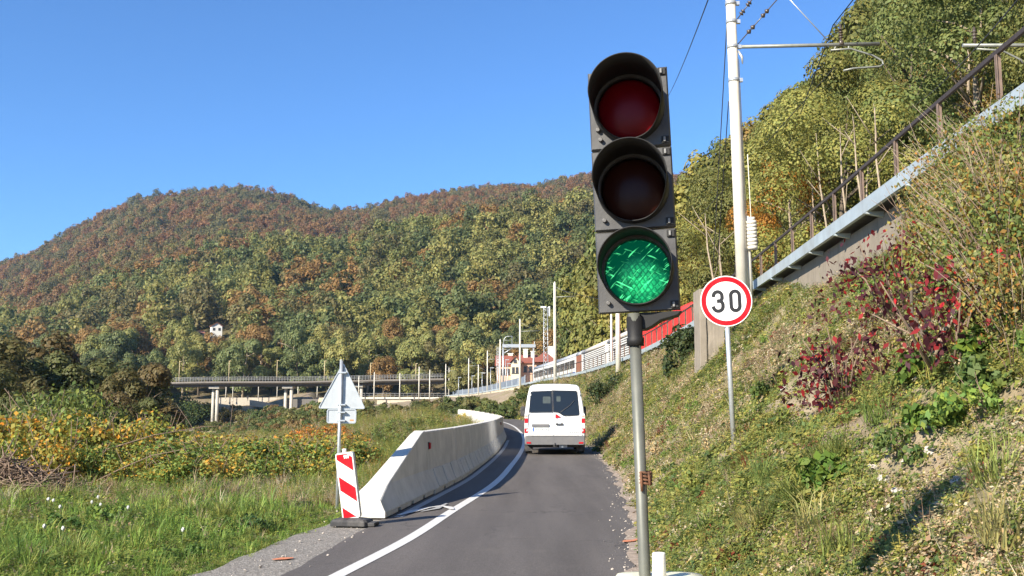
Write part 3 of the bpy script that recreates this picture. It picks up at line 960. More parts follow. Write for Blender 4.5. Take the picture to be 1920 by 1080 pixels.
    xx = x_hill(yy) + uu
    ub = [crown_mesh("bush", 500 + k, 900, 0.30, 1.2, 0.8, 0.9, 14, LEAF_I) for k in range(3)]
    t = pick(g, [(0.10, 0.105, 0.035), (0.14, 0.125, 0.045), (0.16, 0.10, 0.045), (0.07, 0.08, 0.03)], n) * (0.8 + 0.4 * g.random((n, 1)))
    sc = 0.7 + 0.8 * g.random(n)
    scatter("undergrowth", "undergrowth below the trees of the steep hillside", ub, np.stack([xx, yy, H(xx, yy) - 0.1], 1), rot_rand(g, n, 0.2), np.stack([sc, sc, sc], 1), g.integers(0, 3, n), t)


hill_trees()

# ------------------------------------------------------------------ shrubs
def shrub_mesh(seed, n, leaf, R_, H_, lobes=16, pal=None, asp=0.65):
    g = np.random.default_rng(seed)
    a = g.random(lobes) * 6.283; r = R_ * 0.7 * np.sqrt(g.random(lobes))
    c = np.stack([r * np.cos(a), r * np.sin(a), H_ * (0.30 + 0.55 * g.random(lobes)) * (1 - 0.35 * r / R_)], 1)
    rad = (0.18 + 0.22 * g.random(lobes)) * min(R_, H_)
    li = g.integers(0, lobes, n); u = rdir(g, n)
    P = c[li] + u * (rad[li] * (0.4 + 0.75 * g.random(n)))[:, None]
    low = g.random(n) < 0.25
    P[low, 2] *= g.random(int(low.sum()))
    P[:, 2] = np.maximum(P[:, 2], 0.03)
    A = unit(np.cross(u, rdir(g, n)) + np.array([0, 0, -0.45]))
    N = unit(0.6 * u + 0.6 * rdir(g, n) + np.array([0, 0, 0.5]))
    L = leaf * (0.55 + 0.8 * g.random(n))
    return leaves_mesh("foliage", P, A, N, L, L * asp, leaf_cols(n, g, 0.28, 0.16, pal), LEAF_O)


def stems_mesh(seed, R_, H_, k=9, r0=0.012, m=TWIG):
    g = random.Random(seed); mb = MB()
    for i in range(k):
        a = g.uniform(0, 6.28); e = Vector((math.cos(a) * R_ * g.uniform(0.3, 0.9), math.sin(a) * R_ * g.uniform(0.3, 0.9), H_ * g.uniform(0.6, 1.02)))
        b = Vector((math.cos(a) * 0.08 * R_, math.sin(a) * 0.08 * R_, -0.1))
        mid = b.lerp(e, 0.5) + Vector((g.uniform(-.1, .1) * R_, g.uniform(-.1, .1) * R_, H_ * 0.16))
        mb.tube([b, mid, e], [r0, r0 * 0.75, r0 * 0.35], 5)
    me = bpy.data.meshes.new("stems"); me.from_pydata(mb.v, [], mb.f); me.materials.append(m)
    me.polygons.foreach_set("use_smooth", mb.s); me.update(); return me


def add_shrub(fol, stm, pos, s, col, label, group=None, name="shrub", sz=None, rz=None):
    t = thing(name, label, "shrub", pos, (0, 0, R.uniform(0, 6.28) if rz is None else rz), group)
    t.scale = (s, s, sz or s)
    f = link(bpy.data.objects.new("foliage", fol)); f.parent = t; f.color = (*col, 1)
    b = link(bpy.data.objects.new("stems", stm)); b.parent = t
    return t


KN_PAL = [(1, 1, 1), (0.85, 1.05, 1.0), (1.3, 1.1, 0.9), (0.6, 0.8, 0.8), (0.75, 0.95, 1.0), (1.0, 1.05, 1.0), (0.7, 0.9, 0.9), (1.7, 1.0, 0.6)]
KNOT = [shrub_mesh(600 + k, 3600, 0.105, 1.25, 1.5, 18, KN_PAL, 0.75) for k in range(4)]
KSTEM = [stems_mesh(610 + k, 1.2, 1.5, 12, 0.014) for k in range(2)]
GREEN_PAL = [(1, 1, 1), (0.75, 0.85, 0.9), (1.2, 1.1, 0.9)]
LUSH = [shrub_mesh(620 + k, 2400, 0.13, 1.3, 1.9, 16, GREEN_PAL, 0.5) for k in range(3)]
COPSE = [shrub_mesh(640 + k, 2600, 0.34, 3.0, 5.0, 24, GREEN_PAL, 0.6) for k in range(3)]


def shrubs():
    g = random.Random(3)
    def put(px, Ytop, Y, meshes, h0, col, label, group, w=1.0, name="shrub", i=0):
        """a shrub at bearing px and depth Y whose top reaches image row Ytop when seen from the road"""
        q = at(px, Ytop, Y); z0 = Hs(q.x, Y)
        h = max(0.35, q.z - z0); s = h / h0
        return add_shrub(meshes[i % len(meshes)], KSTEM[i % 2] if meshes is not COPSE else KSTEM[0], (q.x, Y, z0 - 0.05), s * w, col, label, group, name, s)
    yel = [(0.33, 0.30, 0.060), (0.25, 0.27, 0.058), (0.38, 0.29, 0.060), (0.20, 0.235, 0.055)]
    G1 = "yellowing knotweed shrubs in front of the dark trees"
    k = 0
    for px, ty, Y in ((-70, 800, 21), (-30, 760, 23), (30, 768, 22.5), (75, 772, 24), (120, 778, 22), (165, 770, 25), (210, 785, 23), (255, 790, 25), (295, 775, 27), (20, 815, 20.5), (95, 822, 20.5), (170, 830, 21.2), (235, 838, 22)):
        put(px, ty - 16, Y, KNOT, 1.6, yel[k % 4], "bushy yellow-green knotweed shrub at the left edge of the meadow", G1, 1.05, "knotweed_shrub", k); k += 1
    G0 = "waist-high knotweed shrubs at the far side of the meadow"
    for px, ty, Y in ((285, 822, 22.5), (322, 818, 23.5), (360, 822, 22.2), (398, 818, 24), (436, 822, 23), (474, 818, 24.5), (512, 824, 23.2), (548, 820, 24.6), (586, 826, 23.6), (620, 822, 25), (655, 826, 25.5), (268, 846, 21.0), (340, 852, 20.8), (420, 852, 21.2), (500, 856, 21.4), (575, 858, 21.8)):
        put(px, ty - 14, Y, KNOT, 1.6, [(0.30, 0.29, 0.065), (0.24, 0.27, 0.06), (0.36, 0.30, 0.07), (0.20, 0.235, 0.055)][k % 4], "waist-high yellow-green shrub between the meadow and the river bank", G0, 1.35, "knotweed_shrub", k); k += 1
    G2 = "low knotweed shrubs along the near river bank"
    for px, ty, Y in ((330, 800, 30), (370, 806, 32), (405, 803, 34), (440, 808, 31), (480, 806, 35), (520, 809, 33), (560, 807, 36), (600, 800, 34), (345, 838, 26), (400, 846, 26), (470, 838, 28), (540, 842, 28), (600, 832, 29), (635, 815, 33), (660, 800, 36)):
        col = [(0.29, 0.28, 0.06), (0.34, 0.28, 0.06), (0.23, 0.25, 0.055), (0.38, 0.25, 0.055)][k % 4]
        put(px, ty, Y, KNOT, 1.6, col, "low yellow-green knotweed shrub above the river bank", G2, 1.25, "knotweed_shrub", k); k += 1
    for px, ty, Y in ((575, 790, 42), (620, 782, 44), (598, 800, 38)):
        put(px, ty, Y, KNOT, 1.6, (0.42, 0.20, 0.05), "orange autumn shrub below the back of the triangular sign", "orange shrubs below the triangular sign", 1.3, "autumn_shrub", k); k += 1
    G3 = "leafy green shrubs between knotweed and dark trees"
    for px, ty, Y in ((35, 690, 36), (95, 685, 34), (140, 705, 37), (190, 730, 36), (60, 725, 31), (120, 735, 31)):
        put(px, ty, Y, LUSH, 2.0, [(0.17, 0.21, 0.055), (0.21, 0.25, 0.06), (0.12, 0.15, 0.045)][k % 3], "tall leafy green shrub in front of the dark trees", G3, 1.0, "leafy_shrub", k); k += 1
    # tall growth left of and behind the barrier
    G4 = "tall green weeds and shrubs behind the barrier"
    for px, ty, Y in ((690, 790, 40), (725, 775, 48), (705, 815, 32), (760, 768, 56), (745, 795, 38), (790, 765, 66), (775, 785, 48), (825, 770, 62), (810, 760, 80), (850, 768, 84), (845, 785, 58), (780, 805, 34), (690, 835, 28)):
        put(px, ty, Y, LUSH, 2.0, [(0.18, 0.21, 0.055), (0.22, 0.235, 0.065), (0.14, 0.175, 0.05)][k % 3], "feathery green shrub in the field behind the concrete barrier", G4, 1.25, "leafy_shrub", k); k += 1
    for px, ty, Y in ((885, 766, 88), (868, 774, 80)):
        put(px, ty, Y, KNOT, 1.6, (0.55, 0.42, 0.05), "bright yellow flowering bush where the barrier bends left", "yellow bushes at the bend of the barrier", 1.0, "flowering_bush", k); k += 1
    for px, ty, Y in ((785, 742, 170), (795, 748, 150), (740, 774, 140), (830, 752, 130), (690, 772, 150), (805, 757, 115), (870, 752, 118), (655, 762, 150), (910, 746, 140)):
        put(px, ty, Y, COPSE, 5.2, [(0.12, 0.135, 0.04), (0.16, 0.155, 0.045), (0.09, 0.11, 0.035)][k % 3], "green bush on the slope below the arched viaduct", "bushes below the arched viaduct", 1.0, "bush", k); k += 1
    # bank beyond the river, under the bridge
    for px, ty, Y in ((440, 758, 281), (470, 760, 282), (500, 766, 283), (420, 764, 280), (360, 735, 284), (330, 725, 288), (305, 728, 284), (345, 760, 279), (380, 745, 285), (520, 775, 281), (650, 772, 240), (675, 774, 232)):
        put(px, ty, Y, COPSE, 5.2, [(0.085, 0.115, 0.035), (0.11, 0.13, 0.04), (0.12, 0.10, 0.04)][k % 3], "round green bush on the river bank under the bridge", "bushes on the bank under the bridge", 1.3, "bush", k); k += 1
    # dark trees at the left
    for i, (px, ty, Y) in enumerate(((-90, 600, 62), (-20, 612, 60), (40, 640, 64), (95, 638, 70), (140, 655, 66), (190, 662, 72), (235, 668, 70), (268, 668, 66), (-5, 690, 50), (70, 700, 54), (150, 712, 54), (215, 722, 56), (265, 735, 58), (240, 700, 62), (295, 765, 60))):
        q = at(px, ty, Y); z0 = Hs(q.x, Y); s = (q.z - z0) / 9.9
        col = [(0.12, 0.13, 0.044), (0.135, 0.12, 0.044), (0.09, 0.11, 0.038), (0.145, 0.11, 0.044)][i % 4]
        add_tree(MID_CROWN[i % 5], TRUNKS[i % 4], (q.x, Y, z0 - 0.2), s * 1.05, s, col, "dark olive tree in the copse at the left above the river", "dark trees of the left copse", g.uniform(0, 6.28))
    # weeping willow by the station
    q = at(872, 686, 246)
    t = add_tree(crown_mesh("crown", 777, 4200, 0.5, 3.6, 5.2, 4.4, 30, LEAF_O, None, 1.2), TRUNKS[0], (q.x, 246, RAIL_Z), 1.25, (q.z - RAIL_Z) / 9.8, (0.19, 0.18, 0.06), "pale yellow-green weeping willow left of the station building", None, 0.5, "willow_tree")
    # ---- on the bank, right
    smoke_pal = [(1, 1, 1), (0.5, 0.8, 1.0), (0.6, 1.0, 1.0), (0.8, 1.5, 1.3), (2.4, 1.2, 1.0)]
    def smoke(seed, n, R_, H_): return shrub_mesh(seed, n, 0.066, R_, H_, 44, smoke_pal, 0.55)
    sst2 = stems_mesh(738, 0.35, 0.28, 6, 0.004, TWIG)
    def bankpt(px, py, up=0.0):
        """where the sight line meets the bank"""
        for Y in np.arange(3.0, 60, 0.05):
            q = at(px, py, Y)
            if q.z <= Hs(q.x, Y) + up: return q
        return q
    red = (0.115, 0.018, 0.024)
    for i, (px, py, rad, hh, lab) in enumerate(((1580, 760, 0.80, 0.80, "dark red smoke bush low on the bank right of the speed sign"), (1690, 600, 1.05, 1.0, "purple-red smoke bush below the bare concrete of the retaining wall"), (1868, 590, 0.75, 0.6, "bright red leafed bush near the top right of the bank"), (1775, 690, 0.75, 0.7, "sparse maroon smoke bush around the pale bare branch"))):
        q = bankpt(px, py)
        fol = smoke(700 + i, int((620 if i < 3 else 330) * rad / 0.6), rad, hh)
        add_shrub(fol, stems_mesh(710 + i, rad, hh, 8, 0.011, TWIG), (q.x, q.y, Hs(q.x, q.y) - 0.03), 1.0, (0.20, 0.02, 0.03) if i == 2 else red, lab, None, "smoke_bush")
    br = [shrub_mesh(720 + k, 2100, 0.043, 0.85, 0.95, 24, [(1, 1, 1), (0.8, 0.9, 0.9), (1, 1, 1), (1.3, 1.05, 0.8), (1.3, 0.65, 0.5)], 0.65) for k in range(3)]
    bst = [stems_mesh(730 + k, 0.95, 0.95, 30, 0.0045, TWIG if k else BARK_PALE) for k in range(2)]
    lst = ((1800, 460), (1880, 400), (1850, 300), (1905, 280), (1780, 400), (1905, 500), (1830, 520), (1760, 470), (1890, 340), (1820, 380), (1915, 600), (1915, 330), (1885, 460), (1930, 420), (1845, 440), (1870, 540), (1800, 340), (1905, 560))
    for i, (px, py) in enumerate(lst):
        q = bankpt(px, py + 30)
        add_shrub(br[i % 3], bst[i % 2], (q.x, q.y, Hs(q.x, q.y) - 0.05), 0.75 + 0.35 * g.random(), [(0.20, 0.225, 0.06), (0.25, 0.23, 0.075), (0.16, 0.20, 0.055)][i % 3], "tangled bramble bush with bare stems at the top right of the bank", "brambles at the top right of the bank", "bramble_bush")
    sst = stems_mesh(739, 0.4, 0.36, 7, 0.006, TWIG)
    lg = [shrub_mesh(740 + k, 700, 0.11, 0.5, 0.4, 9, GREEN_PAL, 0.8) for k in range(2)]
    for i, (px, py, lab) in enumerate(((1880, 655, "bright green broad-leaved bush at the right edge below the red bush"), (1740, 700, "fresh green bush beside the dead branch on the bank"), (1560, 905, "green bush on the bank above the bare scree"), (1760, 800, "green weedy bush at the top of the shadow on the bank"))):
        q = bankpt(px, py)
        add_shrub(lg[i % 2], sst, (q.x, q.y, Hs(q.x, q.y) - 0.03), 0.55 if i else 0.7, (0.12, 0.19, 0.035), lab, None, "leafy_bush")
    iv = [(1755, 395, 0.55, "dark ivy hanging over the ledge above the red bush"), (1285, 650, 0.9, "dark ivy clump left of the old concrete pillar"), (1140, 692, 1.5, "round dark ivy bush on the bank above the van")]
    for i, (px, py, rad, lab) in enumerate(iv):
        q = bankpt(px, py) if i != 1 else bankpt(1283, 690)
        fol = shrub_mesh(750 + i, int(2600), 0.075 if i == 0 else 0.13, rad, rad * (1.5 if i != 1 else 2.2), 16, GREEN_PAL, 0.85)
        add_shrub(fol, stems_mesh(755 + i, rad, rad, 6), (q.x, q.y, Hs(q.x, q.y) - 0.25), 1.0, (0.055, 0.075, 0.028), lab, None, "ivy_bush")
    bc = [shrub_mesh(770 + k, 620, (0.045, 0.035, 0.055, 0.04)[k], 0.40, (0.22, 0.30, 0.25, 0.18)[k], 10, GREEN_PAL, (0.6, 0.45, 0.7, 0.5)[k]) for k in range(4)]
    gb = np.random.default_rng(91)
    tones = [((0.17, 0.25, 0.055), "fresh green weed clump on the earth bank"), ((0.26, 0.28, 0.07), "yellow-green weed clump on the earth bank"), ((0.11, 0.16, 0.045), "dark green weed clump on the earth bank"), ((0.40, 0.31, 0.17), "dry straw-coloured weed clump on the earth bank")]
    for i in range(64):
        Y = 3.4 * math.exp(gb.random() * math.log(30 / 3.4)); u = gb.random() * 0.9 + 0.04
        x = float(x_edge(Y)) + u * float(x_ledge(Y) - x_edge(Y)); c_, lab = tones[int(gb.choice(4, p=[.32, .28, .2, .2]))]
        w_ = add_shrub(bc[i % 4], sst2, (x, Y, Hs(x, Y) - 0.03), 0.45 + 0.5 * gb.random() + 0.012 * Y, np.array(c_) * (0.85 + 0.3 * gb.random()), lab, "weed clumps on the earth bank", "weed_clump")
        w_.rotation_euler = (0, -0.35, gb.random() * 6.28)
    gt = blades_mesh(780, 150, 0.14, 0.30, 0.0032, 1.35, "long_grass"); gt.materials.clear(); gt.materials.append(LEAF_O)
    for i, (px, py) in enumerate(((1500, 930), (1540, 990), (1445, 905), (1590, 1040), (1420, 985), (1335, 990), (1880, 900), (1905, 1020), (1655, 790), (1560, 860))):
        q = bankpt(px, py)
        t = thing("grass_clump", "clump of long drooping grass on the earth bank", "grass clump", (q.x, q.y, Hs(q.x, q.y) - 0.02), (0, -0.2, i * 1.3), "long grass clumps on the earth bank")
        o = link(bpy.data.objects.new("blades", gt)); o.parent = t; o.color = ((0.26, 0.30, 0.08, 1), (0.36, 0.33, 0.13, 1), (0.20, 0.26, 0.07, 1))[i % 3]
    st_ = []
    for k in range(3):
        bm = bmesh.new(); bmesh.ops.create_icosphere(bm, subdivisions=2, radius=0.06)
        for v in bm.verts: v.co = Vector((v.co.x * 1.3, v.co.y, v.co.z * 0.7)) * (0.8 + 0.35 * R.random())
        me = bpy.data.meshes.new("stone"); bm.to_mesh(me); bm.free(); me.materials.append(PEBBLE); st_.append(me)
    for i, (px, py) in enumerate(((1700, 870), (1745, 850), (1660, 905), (1690, 930), (1430, 745), (1470, 730), (1250, 965), (1265, 1000), (1240, 1030), (1640, 880), (1800, 905), (1560, 690), (1290, 930))):
        q = bankpt(px, py); o = tag(link(bpy.data.objects.new("stone", st_[i % 3])), "pale grey stone lying on the bare earth of the bank", "stone", "stones on the bank"); o.location = (q.x, q.y, Hs(q.x, q.y)); o.rotation_euler = (0.3, -0.4, i); o.scale = (0.5 + 0.15 * (i % 4),) * 3
    # dead branches
    def branch(name, a, b, r, label, seed, m=BARK_PALE, subs=5):
        gg = random.Random(seed); mb = MB(); a = Vector(a); b = Vector(b)
        pts = [a.lerp(b, t) + Vector((gg.uniform(-.04, .04), gg.uniform(-.04, .04), 0.12 * math.sin(3.1 * t))) * (b - a).length * 0.6 for t in (0, .25, .5, .75, 1)]
        mb.tube(pts, [r, r * .9, r * .75, r * .5, r * .2], 6)
        for k in range(subs):
            p = a.lerp(b, gg.uniform(.3, .95)); e = p + Vector((gg.uniform(-.5, .5), gg.uniform(-.5, .5), gg.uniform(0, .5))) * (b - a).length * 0.4
            mb.tube([p, p.lerp(e, .5) + Vector((0, 0, .03)), e], [r * .4, r * .3, r * .12], 5)
        tag(mb.build(name, m), label, "branch")
    q1 = bankpt(1750, 690); q2 = bankpt(1905, 470)
    branch("dead_branch", q1 + Vector((0, 0, .02)), q2 + Vector((-0.25, -0.3, 0.3)), 0.03, "pale bare branch leaning up the bank among the red leaves", 1)
    q1 = bankpt(1745, 690); q2 = bankpt(1680, 560)
    branch("dead_branch", q1 + Vector((0, 0, .05)), q2 + Vector((-0.1, -0.2, 0.25)), 0.018, "thin dark branch carrying the red leaves of the smoke bush", 2, BARK)
    branch("dead_branch", (-9.6, 21.0, 0.15), (-5.6, 22.5, 1.15), 0.016, "long dead branch leaning against the knotweed above the meadow", 3, TWIG)
    branch("dead_branch", (-8.2, 20.4, 0.1), (-6.2, 20.9, 0.75), 0.014, "short grey dead branch lying at the edge of the meadow", 4, TWIG)
    # pale bare saplings behind the railing
    for i, (px, py, Y, tx, ty) in enumerate(((1560, 440, 33, 1530, 250), (1590, 420, 30, 1575, 240), (1625, 400, 28, 1600, 220), (1655, 385, 27, 1640, 200), (1540, 455, 36, 1520, 300), (1610, 415, 34, 1632, 260), (1500, 480, 38, 1478, 340), (1345, 510, 33, 1322, 400), (1352, 512, 35, 1350, 420))):
        a = at(px, py, Y); b = at(tx, ty, Y + 1.0); zg = Hs(a.x, Y); a.z = min(a.z, zg + 0.1) - 0.2
        sp = thing("bare_sapling", "slender pale bare sapling among the trees behind the railing" if i < 7 else "slender pale bare sapling left of the concrete mast", "sapling", a, (0, 0, 0), "bare saplings behind the railing" if i < 7 else "bare saplings left of the mast")
        d = b - a; gg = random.Random(50 + i)
        k = MB(); k.tube([Vector((0, 0, 0)), d * 0.35 + Vector((0.06, 0, 0)), d * 0.7 - Vector((0.05, 0, 0)), d], [0.05, 0.04, 0.028, 0.01], 6); k.build("stem", BARK_PALE, sp)
        for q in range(3):
            u = gg.uniform(0.4, 0.85); p0 = d * u; e = p0 + Vector((gg.uniform(-1, 1), gg.uniform(-.5, .5), gg.uniform(0.5, 1.3)))
            k = MB(); k.tube([p0, p0.lerp(e, .5), e], [0.02, 0.014, 0.005], 5); k.build("branch", BARK_PALE, sp)
    cl = [shrub_mesh(760 + k, 900, 0.06, 0.42, 0.30, 12, GREEN_PAL, 0.6) for k in range(3)]
    for i, (px, py) in enumerate(((110, 1000), (60, 1040), (470, 1000), (420, 885), (520, 985), (250, 1030), (340, 1050), (205, 985), (560, 960))):
        q = bankpt(px, py)
        add_shrub(cl[i % 3], sst2, (q.x, q.y, Hs(q.x, q.y) - 0.02), 0.55 + 0.5 * g.random(), [(0.10, 0.17, 0.04), (0.16, 0.24, 0.05), (0.08, 0.13, 0.04)][i % 3], "leafy green weed clump standing out of the meadow grass", "weed clumps in the meadow", "weed_clump")
    # heap of brushwood
    mb = MB(); gg = random.Random(9)
    for k in range(620):
        a = gg.uniform(0, 6.28); r = gg.uniform(0, 1.3); h = 0.75 * (1 - r / 1.5)
        p = Vector((r * math.cos(a) * 1.3, r * math.sin(a), gg.uniform(0, h))); d = Vector((gg.gauss(0, 1), gg.gauss(0, 1), gg.gauss(0, 0.45))).normalized() * gg.uniform(0.25, 0.6)
        mb.tube([p - d, p + Vector((0, 0, gg.uniform(-.06, .06))), p + d], [0.013, 0.010, 0.006], 4)
    tag(mb.build("brush_pile", TWIG, None, loc=(-9.3, 18.9, -0.1)), "heap of dark dry brushwood at the left edge of the meadow", "brushwood")
    # seed heads in the grass
    hd = MB(); hd.tube([(0, 0, 0), (0.02, 0, 0.16), (0.025, 0, 0.30)], 0.004, 5)
    bm = bmesh.new(); bmesh.ops.create_icosphere(bm, subdivisions=2, radius=0.027)
    for v in bm.verts: v.co *= 0.85 + 0.3 * gg.random()
    hm = bpy.data.meshes.new("seed_head"); bm.to_mesh(hm); bm.free(); hm.materials.append(mat("seed_fluff", (0.5, 0.5, 0.46), 0.9))
    first = None
    for px, py in ((88, 938), (102, 936), (112, 948), (118, 988), (182, 930), (186, 944), (175, 939), (340, 990), (238, 949), (82, 984)):
        for Y in np.arange(8, 26, 0.05):
            q = at(px, py, Y)
            if q.z <= Hs(q.x, Y) + 0.30: break
        if first is None:
            t = thing("dandelion", "white dandelion seed head in the green meadow", "flower", q - Vector((0, 0, 0.30)), (0, 0, 0), "dandelion seed heads")
            hd.build("stalk", mat("stalk_green", (0.12, 0.15, 0.05), 0.7), t)
            o = link(bpy.data.objects.new("seed_head", hm)); o.parent = t; o.location = (0.025, 0, 0.315); first = t
        else:
            t = copy_tree(first); t.scale = (0.75, 0.75, 0.9); t.location = q - Vector((0, 0, 0.30)); t.rotation_euler = (0, 0, gg.uniform(0, 6))


shrubs()
# ------------------------------------------------------------------ concrete barrier
def barrier_w(z):
    return float(np.interp(z, [0, 0.08, 0.20, 0.40, 1.12], [0.30, 0.30, 0.245, 0.165, 0.10]))


def barrier_point(Y):
    e = 0.5
    x0 = float(x_barr(Y)); d = (float(x_barr(min(Y + e, 119.9))) - float(x_barr(Y - e if Y > 15 else Y))) / ((min(Y + e, 119.9)) - (Y - e if Y > 15 else Y))
    a = math.atan(d)
    return x0 - 0.30 * math.cos(a), Y + 0.30 * math.sin(a)


def barriers():
    def section(y, h, foot=0.055):
        lv = [foot, 0.085, min(0.22, h * 0.8), min(0.42, h * 0.92), h - 0.012, h]
        ws = [barrier_w(z) for z in lv]; ws[-1] -= 0.012
        return [(-w, y, z) for w, z in zip(ws, lv)] + [(w, y, z) for w, z in reversed(list(zip(ws, lv)))]

    def feet(mb, L, n):
        for i in range(n):
            a = L * i / n + (0.06 if i else 0); b = L * (i + 1) / n - 0.16
            mb.box(-0.298, 0.298, a, b, 0.0, 0.0555)
    # sloping end piece
    y0, y1 = 14.2, 18.62
    p0 = barrier_point(14.36); p1 = barrier_point(y1)
    ang = -math.atan2(p1[0] - p0[0], p1[1] - p0[1])
    t = thing("barrier_end", "sloping white concrete end piece at the start of the barrier", "concrete barrier", (p0[0], p0[1], 0), (0, 0, ang))
    L = math.hypot(p1[0] - p0[0], p1[1] - p0[1])
    mb = MB(); secs = []
    for k in range(13):
        u = k / 12
        secs.append(section(L * u, 0.24 + 0.88 * min(1, u / 0.97)))
    mb.loft(secs, 0, False); feet(mb, L, 4)
    mb.build("body", CONC_NEW, t, 0.008)
    seg = []
    Y = y1
    # one ordinary piece with its cast pads, then copies along the bend
    SL = 3.98
    mb = MB(); mb.loft([section(0.03, 1.12), section(SL - 0.03, 1.12)], 0, False); feet(mb, SL, 3)
    proto = thing("barrier_segment", "first full-height concrete barrier piece, with the red reflector, behind the sloping end", "concrete barrier")
    mb.build("body", CONC_NEW, proto, 0.008)
    for s in (-1, 1):
        for k in range(3):
            pd = MB(); a = 0.55 + k * 1.15
            # cast pad: a slightly proud slab following the foot of the barrier
            for (za, zb) in ((0.10, 0.22), (0.22, 0.42)):
                wa, wb = barrier_w(za) + 0.002, barrier_w(zb) + 0.002
                vs = [(s * wa, a, za), (s * wa, a + 0.85, za), (s * wb, a + 0.85, zb), (s * wb, a, zb)]
                vs += [(x + s * 0.016, y, z) for x, y, z in vs]
                pd.add(vs, [(0, 1, 2, 3), (4, 5, 6, 7), (0, 1, 5, 4), (1, 2, 6, 5), (2, 3, 7, 6), (3, 0, 4, 7)])
            pd.build("cast_pad", CONC_NEW, proto)
    rf = MB(); rf.box(0.11, 0.145, 0.02, 0.10, 0, 0.12); rf.box(0.10, 0.115, 0.0, 0.12, -0.02, 0.14, 1)
    i = 0
    while Y < 91:
        a = barrier_point(Y); 
        b = barrier_point(min(119.5, Y + SL)); sc = SL / max(0.1, math.hypot(b[0] - a[0], b[1] - a[1]))
        Y2 = Y + SL * sc; 
        if Y2 > 119.5: break
        b = barrier_point(Y2)
        t = proto if i == 0 else copy_tree(proto)
        t.location = (a[0], a[1], float(z_road((Y + Y2) / 2)) - (0.0 if Y < 50 else 0.02)); t.rotation_euler = (0, 0, -math.atan2(b[0] - a[0], b[1] - a[1]))
        if i: t["label"] = "white concrete barrier piece farther along the curving row" if Y < 62 else "far white concrete barrier piece where the row bends left"
        t["group"] = "concrete barrier pieces along the lane"
        seg.append(t); Y = Y2; i += 1
    for k in (0, 7):
        if k < len(seg):
            r_ = MB(); r_.box(0.0, 0.035, 0.0, 0.10, 0, 0.11, 0); r_.box(-0.02, 0.006, -0.01, 0.11, -0.01, 0.12, 1)
            o = r_.build("reflector", [RED_P, RUBBER], seg[k]); o.location = (barrier_w(0.82) + 0.004, 0.25, 0.80); o.rotation_euler = (0, 0, 0)
    if len(seg) > 7: seg[7]["label"] = "white concrete barrier piece with a small red reflector just before the bend"


barriers()

# ------------------------------------------------------------------ striped beacon
def rrect(w, h, r, n=5, cx=0, cz=0):
    p = []
    for (sx, sz, a0) in ((1, 1, 0), (-1, 1, 90), (-1, -1, 180), (1, -1, 270)):
        for k in range(n + 1):
            a = math.radians(a0 + 90 * k / n)
            p.append((cx + sx * (w / 2 - r) + r * math.cos(a), cz + sz * (h / 2 - r) + r * math.sin(a)))
    return p


def clip_poly(poly, f):
    out = []
    for i in range(len(poly)):
        a, b = poly[i], poly[(i + 1) % len(poly)]; fa, fb = f(a), f(b)
        if fa >= 0: out.append(a)
        if (fa >= 0) != (fb >= 0):
            t = fa / (fa - fb); out.append((a[0] + (b[0] - a[0]) * t, a[1] + (b[1] - a[1]) * t))
    return out


def beacon():
    W, Hh = 0.245, 0.86
    base = at(657, 985, 13.55)
    t = thing("beacon_board", "leaning red and white striped beacon board before the barrier end", "beacon", (base.x, 13.55, -0.005), (0, 0, math.radians(-9)))
    ft = MB()
    ft.loft([[(x * k, y * k, z) for x, y in ((-0.22, -0.17), (0.22, -0.17), (0.25, -0.12), (0.25, 0.14), (0.2, 0.17), (-0.2, 0.17), (-0.25, 0.12), (-0.25, -0.14))] for k, z in ((1, 0), (1, 0.055), (0.88, 0.085), (0.5, 0.10))], 0, False)
    ft.box(0.10, 0.34, -0.12, 0.10, 0.0, 0.05)
    f = ft.build("foot", RUBBER, t, 0.01); f.location = (0.02, 0, 0)
    M = Matrix.Translation((0.02, 0, 0.09)) @ Matrix.Rotation(math.radians(-7.2), 4, 'Y') @ Matrix.Rotation(math.radians(3), 4, 'X')
    b = MB(); b.prism(rrect(W, Hh, 0.035, 5, 0, Hh / 2), -0.025, 0.055)
    body = b.build("board", WHITE_P, t, 0.006); body.matrix_local = M
    inner = rrect(W - 0.035, Hh - 0.035, 0.012, 3, 0, Hh / 2)
    st = MB()
    for k in range(3):
        top = Hh + 0.11 - k * 0.40
        # each stripe falls from left to right at 45 degrees
        q = clip_poly(clip_poly(inner, lambda p: (top - (p[0] + W / 2) * 0.78) - p[1]), lambda p: p[1] - (top - 0.18 - (p[0] + W / 2) * 0.78))
        if len(q) > 2: st.prism(q, -0.0275, -0.0245)
    s = st.build("stripes", RED_P, t, 0, True); s.matrix_local = M
    em = MB(); em.prism(rrect(0.075, 0.03, 0.012, 4, 0.03, Hh - 0.045), -0.030, -0.0274, 0)
    for k in range(3): em.prism(rrect(0.018, 0.020, 0.008, 3, 0.006 + k * 0.024, Hh - 0.068), -0.0295, -0.0272)
    e = em.build("emblem", WHITE_P, t); e.matrix_local = M
    nk = MB(); nk.tube([(0, 0.015, Hh - 0.01), (0, 0.015, Hh + 0.05)], 0.03, 10)
    n = nk.build("grip", WHITE_P, t); n.matrix_local = M


beacon()


